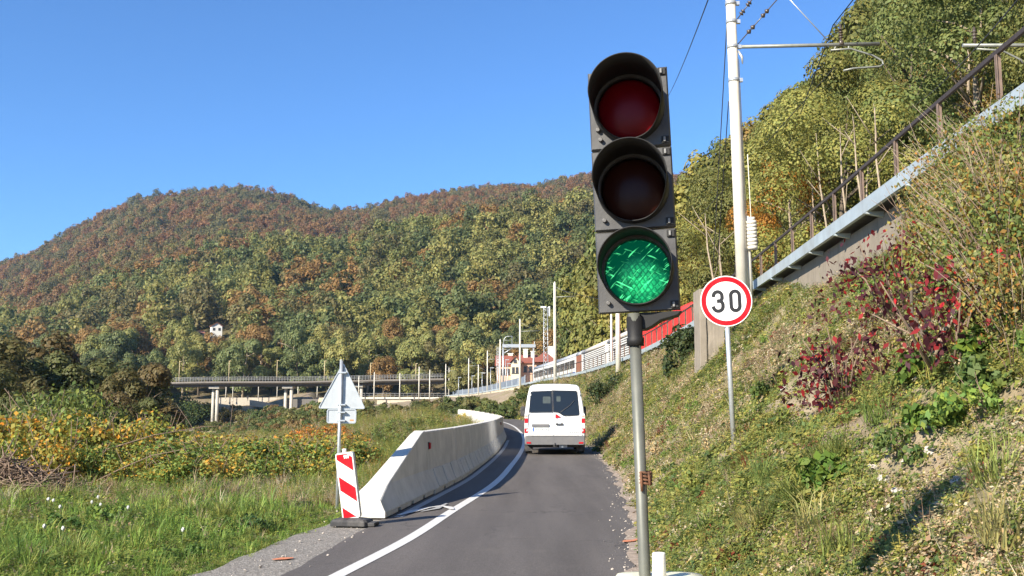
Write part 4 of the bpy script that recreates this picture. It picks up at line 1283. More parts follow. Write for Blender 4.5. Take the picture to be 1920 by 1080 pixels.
def triangle_sign():
    Y = 16.0
    b = at(634, 845, Y); top = at(637, 676, Y); z0 = Hs(b.x, Y)
    t = thing("warning_sign", "back of a grey triangular road sign with a small plate below", "road sign", (b.x, Y, z0 - 0.1), (0, math.radians(0.6), math.radians(3)))
    P = MB(); h = top.z - z0 + 0.1; P.tube([(0, 0, 0), (0, 0, h)], 0.027, 12); P.tube([(0, 0, h - 0.002), (0, 0, h + 0.012)], [0.029, 0.029], 12)
    P.build("post", GALV, t)
    zt = h - 0.03; s = 0.385
    def tri(s, r, zc):
        c = [(0, zc), (s * 0.955, zc - s * 1.87), (-s * 0.955, zc - s * 1.87)]; out = []
        for i in range(3):
            p = Vector(c[i]); a = (Vector(c[i - 1]) - p).normalized(); d = (Vector(c[(i + 1) % 3]) - p).normalized()
            for k in range(6):
                u = k / 5; out.append(tuple(p + a * r * (1 - u) ** 2 + d * r * u ** 2))
        return out
    cx = 0.022
    pl = MB(); pl.prism([(x + cx, z) for x, z in tri(s, 0.05, zt)], 0.035, 0.039)
    pl.build("triangle_plate", STEEL_SIGN, t)
    fr = MB(); o = tri(s + 0.006, 0.05, zt + 0.006); i_ = tri(s - 0.016, 0.04, zt - 0.022)
    n = len(o); vs = [(x + cx, 0.022, z) for x, z in o] + [(x + cx, 0.022, z) for x, z in i_] + [(x + cx, 0.043, z) for x, z in o] + [(x + cx, 0.0345, z) for x, z in i_]
    fs = []
    for k in range(n):
        j = (k + 1) % n; fs += [(k, j, n + j, n + k), (k, j, 2 * n + j, 2 * n + k), (n + k, n + j, 3 * n + j, 3 * n + k)]
    fr.add(vs, fs); fr.build("edge_rim", GALV, t)
    zb = zt - s * 1.87 - 0.12
    p2 = MB(); p2.prism(rrect(0.45, 0.215, 0.03, 4, cx, zb), 0.035, 0.039); p2.build("lower_plate", STEEL_SIGN, t)
    o = rrect(0.46, 0.225, 0.034, 4, cx, zb); i_ = rrect(0.425, 0.19, 0.022, 4, cx, zb); n = len(o)
    r2 = MB(); vs = [(x, 0.024, z) for x, z in o] + [(x, 0.024, z) for x, z in i_] + [(x, 0.043, z) for x, z in o] + [(x, 0.0345, z) for x, z in i_]; fs = []
    for k in range(n):
        j = (k + 1) % n; fs += [(k, j, n + j, n + k), (k, j, 2 * n + j, 2 * n + k), (n + k, n + j, 3 * n + j, 3 * n + k)]
    r2.add(vs, fs); r2.build("edge_rim", GALV, t)
    st = MB(); st.box(cx + 0.13, cx + 0.19, 0.0335, 0.0348, zb - 0.075, zb - 0.05); st.build("sticker", mat("sticker_orange", (0.5, 0.25, 0.12), 0.6), t)
    for zz in (zt - s * 1.72, zt - 0.16, zb + 0.06, zb - 0.07):
        c = MB(); c.box(-0.04, 0.085, -0.032, 0.034, zz - 0.012, zz + 0.012); c.build("clamp", GALV, t, 0.003)


triangle_sign()


# ------------------------------------------------------------------ speed limit sign
def ring_stroke(mb, path, w, y, th, mi):
    """flat stroke of width w along an x,z path"""
    L = []; Rr = []
    n = len(path)
    for i, p in enumerate(path):
        a = Vector(path[max(0, i - 1)]); b = Vector(path[min(n - 1, i + 1)])
        if path[0] == path[-1] and i in (0, n - 1): a = Vector(path[n - 2]); b = Vector(path[1])
        d = (b - a).normalized(); nn = Vector((-d.y, d.x)) * w / 2
        L.append((p[0] + nn.x, p[1] + nn.y)); Rr.append((p[0] - nn.x, p[1] - nn.y))
    vs = [(x, y, z) for x, z in L] + [(x, y, z) for x, z in Rr] + [(x, y + th, z) for x, z in L] + [(x, y + th, z) for x, z in Rr]
    fs = []
    for i in range(n - 1):
        fs += [(i, i + 1, n + i + 1, n + i), (i, i + 1, 2 * n + i + 1, 2 * n + i), (n + i, n + i + 1, 3 * n + i + 1, 3 * n + i)]
    mb.add(vs, fs, mi)


def speed_sign():
    Y = 12.0
    c = at(1369.5, 564.5, Y); b = at(1377.5, 850, Y); z0 = Hs(b.x, Y)
    t = thing("speed_sign", "round white speed limit sign reading 30 inside a red ring", "road sign", (b.x, Y, z0 - 0.15), (0, math.radians(-1.7), math.radians(-6)))
    hh = c.z - z0 + 0.15; Rr = 0.305
    p = MB(); p.tube([(0, 0.03, 0), (0, 0.03, hh + 0.2)], 0.030, 14); p.build("post", GALV, t)
    d = MB(); N = 64
    ring = lambda r, y: [(r * math.cos(2 * math.pi * k / N), y, hh + r * math.sin(2 * math.pi * k / N)) for k in range(N)]
    d.loft([ring(0.29, -0.004), ring(0.302, -0.006), ring(Rr, -0.003), ring(Rr, 0.004), ring(0.29, 0.0)], 0, False)
    d.build("plate", [WHITE_R], t)
    rd = MB()
    rd.loft([ring(0.292, -0.0065), ring(0.236, -0.0065)], 0, False, False); rd.build("red_ring", [RED_P], t, 0, False)
    for f in rd.f: pass
    wh = MB(); wh.add(ring(0.238, -0.0055), [tuple(range(N))]); wh.build("white_face", [WHITE_R], t)
    dg = MB(); w = 0.041; h2 = 0.116
    def arc(cx, cz, rx, rz, a0, a1, n=14): return [(cx + rx * math.cos(math.radians(a0 + (a1 - a0) * k / n)), cz + rz * math.sin(math.radians(a0 + (a1 - a0) * k / n))) for k in range(n + 1)]
    # 0 : a tall rounded loop
    cx = 0.105; rx = 0.05
    loop = arc(cx, hh + h2 - rx, rx, rx, 0, 180) + arc(cx, hh - h2 + rx, rx, rx, 180, 360); loop.append(loop[0])
    ring_stroke(dg, loop, w, -0.0085, 0.003, 0)
    # 3 : two bowls that meet at a short bar
    cx = -0.098; r1 = 0.050; r2 = 0.056
    up = [(cx - r1 - 0.004, hh + h2 - r1 - 0.012)] + arc(cx, hh + h2 - r1, r1, r1, 165, 0) + [(cx + r1, hh + 0.052)] + arc(cx + r1 - 0.04, hh + 0.045, 0.04, 0.042, 0, -80)[:12] + [(cx - 0.012, hh + 0.003)]
    lo = [(cx - 0.012, hh + 0.003)] + arc(cx + 0.012, hh - 0.042, 0.044, 0.046, 80, 0) + arc(cx, hh - h2 + r2, r2, r2, 0, -165) + [(cx - r2 - 0.002, hh - h2 + r2 + 0.004)]
    ring_stroke(dg, up, w, -0.0085, 0.003, 0); ring_stroke(dg, lo, w, -0.0088, 0.003, 0)
    dg.build("numerals", mat("sign_black", (0.015, 0.015, 0.016), 0.5), t)
    for zz in (hh - 0.15, hh + 0.15):
        c_ = MB(); c_.box(-0.05, 0.05, 0.004, 0.066, zz - 0.015, zz + 0.015); c_.build("clamp", GALV, t, 0.003)


WHITE_R = mat("sign_white", (0.78, 0.77, 0.76), 0.4, var=0.03, scale=8)
speed_sign()


# ------------------------------------------------------------------ traffic light
def signal_mats():
    t = NT("signal_housing"); v = t.coord('Object')
    n = t.noise(v, 9, 8, 0.7)
    c = t.ramp(n, [(0.35, (0.024, 0.024, 0.026)), (0.6, (0.042, 0.042, 0.044)), (0.80, (0.095, 0.093, 0.088))])
    vs = t.coord('Object', (14, 14, 1.2))
    s = t.ramp(t.noise(vs, 2.2, 5, 0.7), [(0.58, (0, 0, 0)), (0.80, (0.35,) * 3)])
    c = t.mix(s, c, (0.13, 0.127, 0.12))
    # dust gathers along the rims of each module
    g = t.n.new("ShaderNodeNewGeometry")
    pt = t.ramp(g.outputs['Pointiness'], [(0.53, (0, 0, 0)), (0.62, (0.5,) * 3)])
    c = t.mix(pt, c, (0.14, 0.135, 0.125))
    t.l(c, t.b.inputs['Base Color']); t.b.inputs['Roughness'].default_value = 0.5
    t.bump(t.noise(v, 120, 4, 0.6), 0.12, 0.004)
    hous = t.m
    vis = mat("visor_black", (0.006, 0.006, 0.0065), 0.65, var=0.3, scale=10, dirt=(0.05, 0.048, 0.042), dirt_amt=0.3)

    def lens(nm, col, spot):
        t = NT(nm); v = t.coord('Object')
        n = t.noise(v, 12, 5, 0.6)
        c = t.ramp(n, [(0.3, tuple(x * 0.7 for x in col)), (0.7, col)])
        c = t.mix(t.ramp(t.noise(v, 5, 6, 0.7), [(0.45, (0, 0, 0)), (0.8, (0.4,) * 3)]), c, spot)
        t.l(c, t.b.inputs['Base Color']); t.b.inputs['Roughness'].default_value = 0.3; t.b.inputs['Specular IOR Level'].default_value = 0.15
        return t.m
    red = lens("lens_red", (0.19, 0.002, 0.006), (0.14, 0.02, 0.02)); amb = lens("lens_amber", (0.040, 0.010, 0.006), (0.05, 0.022, 0.014))
    # the lit green lens: patterned glass glowing
    t = NT("lens_green_lit"); v = t.coord('Object')
    t.b.inputs['Base Color'].default_value = (0.0, 0.05, 0.026, 1); t.b.inputs['Roughness'].default_value = 0.25; t.b.inputs['Specular IOR Level'].default_value = 0.2
    def wave(sc, rotv, dist, lo, hi):
        mp = t.n.new("ShaderNodeMapping"); mp.inputs['Rotation'].default_value = rotv; t.l(v, mp.inputs[0])
        w = t.n.new("ShaderNodeTexWave"); w.inputs['Scale'].default_value = sc; w.inputs['Distortion'].default_value = dist; w.inputs['Detail'].default_value = 1.5; w.inputs['Detail Scale'].default_value = 1.2
        t.l(mp.outputs[0], w.inputs['Vector']); return t.ramp(w.outputs['Fac'], [(lo, (0, 0, 0)), (hi, (1, 1, 1))])
    def streak(rotv, sc, lo, hi):
        mp = t.n.new("ShaderNodeMapping"); mp.inputs['Rotation'].default_value = rotv; t.l(v, mp.inputs[0])
        m2 = t.n.new("ShaderNodeMapping"); m2.inputs['Scale'].default_value = sc; t.l(mp.outputs[0], m2.inputs[0])
        return t.ramp(t.noise(m2.outputs[0], 1.0, 2, 0.5), [(lo, (0, 0, 0)), (hi, (1, 1, 1))])
    a = streak((0, 0.75, 0), (14, 10, 150), 0.60, 0.68); b = streak((0, -0.45, 0), (16, 10, 130), 0.62, 0.70)
    br = t.ramp(t.noise(v, 14, 3, 0.6), [(0.38, (0.15,) * 3), (0.58, (1, 1, 1))])
    sx = t.n.new("ShaderNodeSeparateXYZ"); t.l(v, sx.inputs[0])
    up = t.n.new("ShaderNodeMapRange"); up.inputs[1].default_value = -0.02; up.inputs[2].default_value = 0.05; t.l(sx.outputs[2], up.inputs[0])
    str_ = t.mix(1.0, t.mix(1.0, a, b, 'ADD'), br, 'MULTIPLY')
    # bright filament glow low in the lens, with a dark diamond lattice over it
    gl = t.n.new("ShaderNodeVectorMath"); gl.operation = 'DISTANCE'; gl.inputs[1].default_value = (0.012, 0, -0.045); t.l(v, gl.inputs[0])
    glow = t.ramp(gl.outputs['Value'], [(0.005, (1, 1, 1)), (0.05, (0.45, 0.45, 0.45)), (0.095, (0, 0, 0))])
    la = wave(19, (0, 0.55, 0), 2.5, 0.08, 0.28); lb = wave(19, (0, -0.75, 0), 2.5, 0.08, 0.28)
    lat = t.mix(1.0, la, lb, 'MULTIPLY')
    glow = t.mix(0.65, glow, lat, 'MULTIPLY')
    glow = t.mix(1.0, glow, t.ramp(t.noise(v, 45, 4, 0.7), [(0.3, (0.15,) * 3), (0.62, (1, 1, 1))]), 'MULTIPLY')
    base = t.mix(0.0, (0.0, 0.10, 0.045), (0, 0, 0))
    c = t.mix(1.0, t.mix(1.0, str_, (0.10, 0.85, 0.30), 'MULTIPLY'), t.mix(1.0, glow, (0.03, 0.80, 0.24), 'MULTIPLY'), 'ADD')
    c = t.mix(1.0, c, (0.0, 0.040, 0.020), 'ADD')
    t.l(c, t.b.inputs['Emission Color']); t.b.inputs['Emission Strength'].default_value = 0.80
    return hous, vis, red, amb, t.m


def traffic_light():
    hous, vis, red, amb, grn = signal_mats()
    polem = mat("signal_pole_paint", (0.13, 0.135, 0.115), 0.5, 0.3, var=0.18, scale=10, dirt=(0.22, 0.215, 0.19), dirt_amt=0.4)
    D = 3.6
    foot = at(1209, 1076, D)
    t = thing("traffic_light", "portable black traffic light with its green lamp lit on a grey pole", "traffic light", (foot.x, D, 0))
    # pole leans a little to the left as it rises
    ptop = at(1191, 640, D)
    pole = MB(); a = Vector((-0.004, 0, 0.25)); pt = Vector((ptop.x - foot.x, 0, ptop.z))
    low = Vector((0.0, 0, foot.z)); a = low + (low - pt) * ((foot.z - 0.25) / (pt.z - foot.z))
    pole.tube([a, low, pt + (pt - low).normalized() * 0.10], 0.0205, 20)
    pole.build("pole", polem, t)
    tm = MB(); pr = at(1208, 893, D); 
    for k in range(4):
        z = pr.z - 0.012 * k + 0.012; ct = Vector((pr.x - foot.x, 0, z))
        tm.tube([ct + Vector((0.0245 * math.cos(q * 0.524), 0.0245 * math.sin(q * 0.524), 0.003 * math.sin(q))) for q in range(13)], 0.0045, 6)
    tm.tube([Vector((pr.x - foot.x - 0.015, -0.026, pr.z + 0.016)), Vector((pr.x - foot.x - 0.012, -0.028, pr.z - 0.05))], 0.005, 6)
    tm.tube([Vector((pr.x - foot.x + 0.012, -0.027, pr.z + 0.018)), Vector((pr.x - foot.x + 0.016, -0.028, pr.z - 0.03))], 0.0045, 6)
    tm.build("rusty_clamp", RUST, t)
    # the head
    ctr = at(1188.5, 353, D)
    head = Matrix.Translation(Vector((ctr.x - foot.x, 0.02, ctr.z))) @ Matrix.Rotation(math.radians(-10), 4, 'Z') @ Matrix.Rotation(math.radians(-2.1), 4, 'Y')
    W, Hm, Dp = 0.292, 0.297, 0.115
    bolts = MB()
    for k, (lm, nm) in enumerate(((red, "lens"), (amb, "lens"), (grn, "lens"))):
        zc = (1 - k) * (Hm + 0.004)
        M = head @ Matrix.Translation((0, 0, zc))
        h = MB(); w2, h2 = W / 2, Hm / 2; N = 48; rl = 0.117
        # front plate with a round opening, then the box behind it
        sq = []
        for q in range(N):
            a_ = 2 * math.pi * q / N; cx, cz = math.cos(a_), math.sin(a_); m_ = max(abs(cx), abs(cz)); sq.append((cx / m_ * w2, cz / m_ * h2))
        o = [(x, 0, z) for x, z in sq]; o2 = [(x * 0.965, -0.012, z * 0.965) for x, z in sq]
        i1 = [(rl * 1.03 * math.cos(2 * math.pi * q / N), -0.012, rl * 1.03 * math.sin(2 * math.pi * q / N)) for q in range(N)]
        i2 = [(rl * math.cos(2 * math.pi * q / N), -0.006, rl * math.sin(2 * math.pi * q / N)) for q in range(N)]
        i3 = [(rl * math.cos(2 * math.pi * q / N), 0.02, rl * math.sin(2 * math.pi * q / N)) for q in range(N)]
        bk = [(x * 0.9, Dp, z * 0.92) for x, z in sq]
        h.loft([i3, i2, i1, o2, o, bk], 0, False, False)
        h.f.append(tuple(len(h.v) - N + q for q in range(N))); h.m.append(0); h.s.append(False)
        ob = h.build("housing", hous, t); ob.matrix_local = M
        # fittings: two screw knobs on the left edge, two hinge clips on the right edge
        for (x, z) in ((-0.108, -0.112), (-0.116, 0.09 if k else -0.075)):
            s = MB(); s.tube([(x, -0.011, z), (x, -0.030, z)], [0.0085, 0.0075], 10); q_ = s.build("knob", mat_knob, ob, 0.0015)
        for z in (0.128, -0.128):
            s = MB(); s.box(0.112, 0.140, -0.020, -0.0115, z - 0.013, z + 0.013); s.box(0.119, 0.127, -0.026, -0.0195, z - 0.009, z + 0.009, 1); s.build("hinge_clip", [vis, mat_clip], ob, 0.002)
        L = MB(); secs = []
        for j in range(9):
            r_ = rl * 0.985 * math.cos(j / 8 * math.pi / 2 * 0.98); y_ = 0.012 - 0.030 * math.sin(j / 8 * math.pi / 2)
            secs.append([(r_ * math.cos(2 * math.pi * q / N), y_, r_ * math.sin(2 * math.pi * q / N)) for q in range(N)])
        L.loft(secs, 0, True); lo = L.build("lens", lm, t); lo.matrix_local = M
        # visor: a tunnel cut away at the underside
        V = MB(); rv = 0.131; N2 = 56; ln = 0.235 if k < 2 else 0.19
        rings = []
        for (rr, fr) in ((rv, 0.0), (rv, 0.5), (rv, 1.0), (rv - 0.0035, 1.0), (rv - 0.0035, 0.5), (rv - 0.0035, 0.0)):
            ring = []
            for q in range(N2):
                a_ = 2 * math.pi * q / N2; up = math.sin(a_)
                le = 0.045 + (ln - 0.045) * float(sm((up + 1.0) / 1.05))
                ring.append((rr * (1 - 0.02 * fr) * math.cos(a_), -0.010 - le * fr, rr * (1 - 0.02 * fr) * math.sin(a_) + 0.002))
            rings.append(ring)
        V.loft(rings, 0, True, False)
        vo = V.build("visor", vis, t); vo.matrix_local = M
    # bracket between head and pole
    B = MB(); M = head @ Matrix.Translation((0, 0, -1.5 * (Hm + 0.004)))
    B.prism([(-0.045, 0.0), (0.150, 0.0), (0.135, -0.016), (0.075, -0.03), (0.040, -0.052), (0.020, -0.06), (-0.036, -0.06), (-0.045, -0.02)], -0.006, 0.085, 0, M)
    B.build("bracket", vis, t, 0.004)
    S = MB(); S.tube([pt + Vector((0.001, 0, -0.016)), pt + Vector((0.001, 0, 0.012)), pt + Vector((0, 0, 0.013)), pt + Vector((-0.001, 0.01, 0.085))], [0.031, 0.031, 0.027, 0.029], 18)
    S.build("pole_sleeve", vis, t)
    # battery box on a small trolley at the foot
    bc = at(1245, 1084, D - 0.05); bx = bc.x - foot.x; zt = bc.z
    box = MB(); pts = rrect(0.31, 0.52, 0.10, 6)
    secs = []
    for (k, z) in ((0.86, 0.34), (0.94, 0.38), (0.97, 0.6), (1.0, zt - 0.075), (0.985, zt - 0.03), (0.90, zt - 0.006), (0.6, zt)):
        secs.append([(bx + x * k, -0.02 + y * k * 0.8, z) for x, y in rrect(0.33, 0.42, 0.09, 6)])
    box.loft(secs, 0, True); box.build("battery_box", mat("cream_plastic", (0.74, 0.72, 0.52), 0.4, var=0.05), t)
    st = MB(); sp = at(1236.5, 1037, D - 0.08); sx = sp.x - foot.x
    st.tube([(sx, -0.07, zt - 0.03), (sx - 0.001, -0.07, sp.z - 0.004), (sx - 0.001, -0.07, sp.z)], [0.0245, 0.0225, 0.0205], 18); st.build("stub_pipe", mat("white_tube", (0.78, 0.77, 0.72), 0.45, var=0.04), t)
    fr = MB()
    fr.box(bx - 0.19, bx + 0.19, -0.16, 0.14, 0.28, 0.335); fr.tube([(bx - 0.26, 0.02, 0.16), (bx + 0.26, 0.02, 0.16)], 0.016, 10)
    for s in (-1, 1): fr.tube([(bx + s * 0.15, 0.02, 0.30), (bx + s * 0.15, 0.02, 0.16)], 0.016, 8); fr.tube([(bx + s * 0.15, -0.15, 0.30), (bx + s * 0.15, -0.17, 0.0)], 0.014, 8)
    fr.build("trolley_frame", GALV, t)
    for s in (-1, 1):
        w = MB(); x0 = bx + s * 0.225
        secs = [[(x0 + dx, 0.02 + r * math.cos(q * math.pi / 12), 0.16 + r * math.sin(q * math.pi / 12)) for q in range(24)] for dx, r in ((-0.03, 0.10), (-0.032, 0.15), (-0.015, 0.16), (0.015, 0.16), (0.032, 0.15), (0.03, 0.10))]
        w.loft(secs, 0, True); w.build("wheel", RUBBER, t)


mat_knob = mat("knob_metal", (0.12, 0.115, 0.11), 0.5, 0.4, var=0.2)
mat_clip = mat("clip_plastic", (0.20, 0.20, 0.195), 0.5, var=0.2)
traffic_light()


# ------------------------------------------------------------------ white van
def van():
    Y0 = 34.6; cx = (at(982.5, 800, Y0).x + at(1098, 800, Y0).x) / 2
    t = thing("white_van", "white passenger van driving away along the lane", "van", (cx, Y0, 0), (0, 0, math.radians(-1.6)))
    paint = NT("van_white"); paint.b.inputs['Base Color'].default_value = (0.80, 0.80, 0.79, 1); paint.b.inputs['Roughness'].default_value = 0.28; paint.b.inputs['Coat Weight'].default_value = 0.5
    n = paint.noise(paint.coord('Object'), 1.5, 6, 0.6); paint.l(paint.ramp(n, [(0.3, (0.74, 0.735, 0.72)), (0.7, (0.82, 0.82, 0.81))]), paint.b.inputs['Base Color']); paint = paint.m
    grey = mat("bumper_grey", (0.13, 0.13, 0.135), 0.6, var=0.12, scale=5, dirt=(0.22, 0.2, 0.18), dirt_amt=0.4)
    redl = NT("lamp_red"); redl.b.inputs['Base Color'].default_value = (0.42, 0.012, 0.02, 1); redl.b.inputs['Roughness'].default_value = 0.15; redl = redl.m
    clr = NT("lamp_clear"); clr.b.inputs['Base Color'].default_value = (0.60, 0.57, 0.57, 1); clr.b.inputs['Roughness'].default_value = 0.15; clr = clr.m
    # half widths by height
    def hw(z): return float(np.interp(z, [0.30, 0.55, 1.0, 1.30, 1.75, 2.10, 2.28, 2.36], [0.99, 1.03, 1.035, 1.02, 0.965, 0.90, 0.84, 0.74]))
    def sec(y, zt, zb=0.34, k=1.0, inset=0.0):
        zs = [zb, 0.55, 0.8, 1.05, 1.3, 1.6, 1.9, 2.1]
        zs = [zb + (z - 0.34) * (zt - 0.16 - zb) / (2.1 - 0.34) for z in zs] + [zt - 0.07, zt - 0.015]
        r = []
        sc = zt / 2.36 if zt < 2.3 else 1.0
        for z in zs: r.append((hw(z / sc if sc < 1 else z) * k - inset, z))
        r[-1] = (r[-1][0] * 0.97, r[-1][1]); top = [(r[-1][0] * 0.6, zt + 0.012), (0, zt + 0.02)]
        pts = r + top
        full = [(-x, y, z) for x, z in pts] + [(x, y, z) for x, z in reversed(pts[:-1])]
        return full
    b = MB()
    def rear(y, zt, zb, k):  # the tail leans forward a little with height
        return [(x, y + 0.10 * max(0, (z - 1.2)) ** 1.0, z) for x, _, z in sec(0, zt, zb, k)]
    b.loft([rear(0.0, 2.30, 0.42, 0.94), rear(0.03, 2.335, 0.38, 0.985), rear(0.12, 2.355, 0.34, 1.0), sec(0.5, 2.36), sec(2.0, 2.36), sec(3.6, 2.34), sec(4.05, 2.22, k=.985), sec(4.55, 1.62, k=.97), sec(5.1, 1.36, k=.94), sec(5.35, 1.15, k=.88), sec(5.42, 0.8, k=.82)], 0, True)
    b.build("body", paint, t)
    yt = lambda z: 0.10 * max(0, z - 1.2)
    # the two rear doors as panels with a dark gap between them
    def panel(poly, y, th, name, m, bev=0.01):
        mb = MB(); vs = [(x, y + yt(z), z) for x, z in poly] + [(x, y + th + yt(z), z) for x, z in poly]; n = len(poly)
        mb.add(vs, [tuple(range(n)), tuple(reversed(range(n, 2 * n)))] + [(i, (i + 1) % n, n + (i + 1) % n, n + i) for i in range(n)])
        return mb.build(name, m, t, bev)
    zs = [0.63, 0.9, 1.2, 1.5, 1.8, 2.05, 2.2, 2.265]
    lp = [(-0.045, 0.63)] + [(-0.085, 2.275)] + [(-hw(z) * 0.925 + 0.02, z) for z in reversed(zs)]
    rp = [(-0.033, 0.63)] + [(hw(z) * 0.925 - 0.02, z) for z in zs] + [(-0.073, 2.275)]
    dl = panel(lp, -0.030, 0.05, "rear_door", paint); dr = panel(rp, -0.030, 0.05, "rear_door", paint)
    # dark glass, the right pane reaching lower at its outer part
    def glass(poly, par):
        o = panel(poly, -0.036, 0.012, "rear_window", GLASS_D, 0.004); o.parent = par
        rim = [( (x - sum(p[0] for p in poly) / len(poly)) * 1.045 + sum(p[0] for p in poly) / len(poly), (z - sum(p[1] for p in poly) / len(poly)) * 1.04 + sum(p[1] for p in poly) / len(poly)) for x, z in poly]
        r = panel(rim, -0.0335, 0.008, "seal", RUBBER, 0.003); r.parent = par
        return o
    gl = glass([(-0.86, 1.43), (-0.82, 1.415), (-0.085, 1.425), (-0.105, 2.13), (-0.775, 2.105), (-0.815, 2.07)], dl)
    gr = glass([(-0.03, 1.425), (0.10, 1.415), (0.19, 1.37), (0.27, 1.315), (0.34, 1.30), (0.79, 1.305), (0.83, 1.35), (0.765, 2.07), (0.715, 2.12), (-0.055, 2.135)], dr)
    # pale panels on the glass paint in the light seen through: windscreen, headrest
    for (x0, x1, z0, z1) in ((-0.40, -0.14, 1.71, 1.94), (0.06, 0.20, 1.77, 1.95)):
        m_ = mat_seen; q = panel(rrect(x1 - x0, z1 - z0, 0.03, 3, (x0 + x1) / 2, (z0 + z1) / 2), -0.038, 0.003, "painted_glimpse", m_, 0); q.parent = dl if x0 < 0 else dr
    # handle, triangle sticker, number plate and its lamp bar
    h = panel(rrect(0.26, 0.075, 0.035, 4, 0.16, 1.01), -0.048, 0.03, "handle", RUBBER, 0.006); h.parent = dr
    h2 = panel(rrect(0.10, 0.05, 0.02, 3, 0.16, 1.035), -0.054, 0.03, "handle_badge", GALV, 0.004); h2.parent = dr
    s = panel([(0.02, 1.355), (0.085, 1.33), (0.205, 1.245), (0.02, 1.215)], -0.034, 0.006, "red_sticker", RED_P, 0); s.parent = dr
    pb = panel(rrect(0.60, 0.10, 0.03, 3, -0.48, 0.965), -0.046, 0.03, "plate_lamp_bar", grey, 0.005); pb.parent = dl
    pl = panel(rrect(0.54, 0.13, 0.015, 3, -0.49, 0.83), -0.040, 0.014, "number_plate", mat("plate_white", (0.66, 0.67, 0.62), 0.4, var=0.04), 0); pl.parent = dl
    eu = panel(rrect(0.055, 0.122, 0.012, 3, -0.73, 0.83), -0.0425, 0.003, "blue_band", mat("plate_blue", (0.06, 0.14, 0.45), 0.4), 0); eu.parent = dl
    tx = MB()
    for x0, w in ((-0.66, 0.05), (-0.59, 0.05), (-0.50, 0.03), (-0.45, 0.05), (-0.38, 0.04), (-0.31, 0.05)):
        tx.box(x0, x0 + w, -0.0425, -0.0395, 0.80, 0.865)
    o = tx.build("plate_marks", mat("plate_ink", (0.35, 0.37, 0.36), 0.6), t); o.parent = dl
    mk = MB(); 
    for k in range(6): mk.box(0.50 + k * 0.065, 0.55 + k * 0.065, -0.0325, -0.0295, 0.715, 0.745)
    o = mk.build("badge_lettering", mat("badge_grey", (0.45, 0.45, 0.46), 0.3, 0.6), t); o.parent = dr
    wp = MB(); wp.tube([(0.18, -0.05 + yt(1.42), 1.40), (0.52, -0.055 + yt(1.62), 1.64), (0.66, -0.055 + yt(1.80), 1.80)], 0.012, 6); o = wp.build("wiper", RUBBER, t); o.parent = dr
    hg = MB()
    for s_ in (-1, 1):
        for z in (0.8, 1.35, 2.0): hg.box(s_ * hw(z) * 0.90 - 0.03, s_ * hw(z) * 0.90 + 0.03, -0.045 + yt(z), -0.01 + yt(z), z - 0.03, z + 0.03)
    hg.build("door_hinges", paint, t, 0.006)
    # bumper in dark grey with a step
    bp = MB(); bp.loft([[(x * k, y, z) for x, z in rrect(2.03, 0.30, 0.05, 4, 0, 0.475)] for k, y in ((0.97, -0.115), (1.0, -0.095), (1.0, 0.10), (1.0, 0.4))], 0, False)
    bp.box(-0.80, 0.80, -0.125, 0.0, 0.60, 0.63); bp.build("bumper", grey, t, 0.01)
    for s_ in (-1, 1):
        r_ = MB(); r_.box(s_ * 0.88 - 0.075, s_ * 0.88 + 0.075, -0.128, -0.10, 0.36, 0.42); r_.build("bumper_reflector", redl, t, 0.004)
        # tall tail lamp: clear, red, clear, red from the top
        lm = MB(); x0, x1 = (s_ * 0.90, s_ * 1.022) if s_ > 0 else (s_ * 1.022, s_ * 0.90)
        zz = [(0.72, 0.86, 0), (0.862, 1.045, 1), (1.047, 1.20, 0), (1.202, 1.36, 1)]
        for z0, z1, mi in zz: lm.box(x0, x1, -0.034, 0.12, z0, z1, mi)
        lm.box(x0 + 0.02, x1 - 0.02, -0.037, 0.0, 1.24, 1.31, 2)
        lm.build("tail_lamp", [redl, clr, mat("lamp_amber_clear", (0.55, 0.35, 0.28), 0.2)], t, 0.008)
        # mirrors
        mm = MB(); xs = s_ * 1.14
        mm.loft([[(xs + x * k, y, 1.43 + z * k) for x, z in rrect(0.20, 0.38, 0.06, 4)] for k, y in ((0.85, 4.02), (1.0, 4.06), (1.0, 4.14), (0.7, 4.22))], 0, True)
        mm.tube([(s_ * 0.97, 4.15, 1.38), (xs, 4.13, 1.40)], 0.035, 8); mm.build("door_mirror", RUBBER, t)
        for yw in (1.0, 4.55):
            w = MB(); xw = s_ * 0.89; secs = []
            for dx, r in ((-0.11, 0.22), (-0.115, 0.33), (-0.095, 0.35), (0.095, 0.35), (0.115, 0.33), (0.11, 0.22)):
                secs.append([(xw + dx, yw + r * math.cos(q * math.pi / 16), 0.35 + r * math.sin(q * math.pi / 16)) for q in range(32)])
            w.loft(secs, 0, True); wh = w.build("wheel", RUBBER, t)
            ri = MB(); ri.loft([[(xw + s_ * dx, yw + r * math.cos(q * math.pi / 12), 0.35 + r * math.sin(q * math.pi / 12)) for q in range(24)] for dx, r in ((0.10, 0.22), (0.112, 0.2), (0.10, 0.1), (0.115, 0.05))], 0, True); o = ri.build("rim", GALV, wh)
        fl = MB(); fl.box(s_ * 0.89 - 0.14, s_ * 0.89 + 0.14, 0.45, 0.47, 0.10, 0.42); fl.build("mud_flap", RUBBER, t)
        sw = MB(); 
        for (ya, yb) in ((0.5, 1.6), (1.7, 2.8), (3.0, 3.9)):
            sw.add([(s_ * (hw(1.45) + 0.006), ya, 1.42), (s_ * (hw(1.45) + 0.006), yb, 1.42), (s_ * (hw(1.98) + 0.006), yb - 0.03, 1.98), (s_ * (hw(1.98) + 0.006), ya + 0.03, 1.98)], [(0, 1, 2, 3)])
        o = sw.build("side_windows", GLASS_D, t); md = o.modifiers.new("solid", 'SOLIDIFY'); md.thickness = 0.01
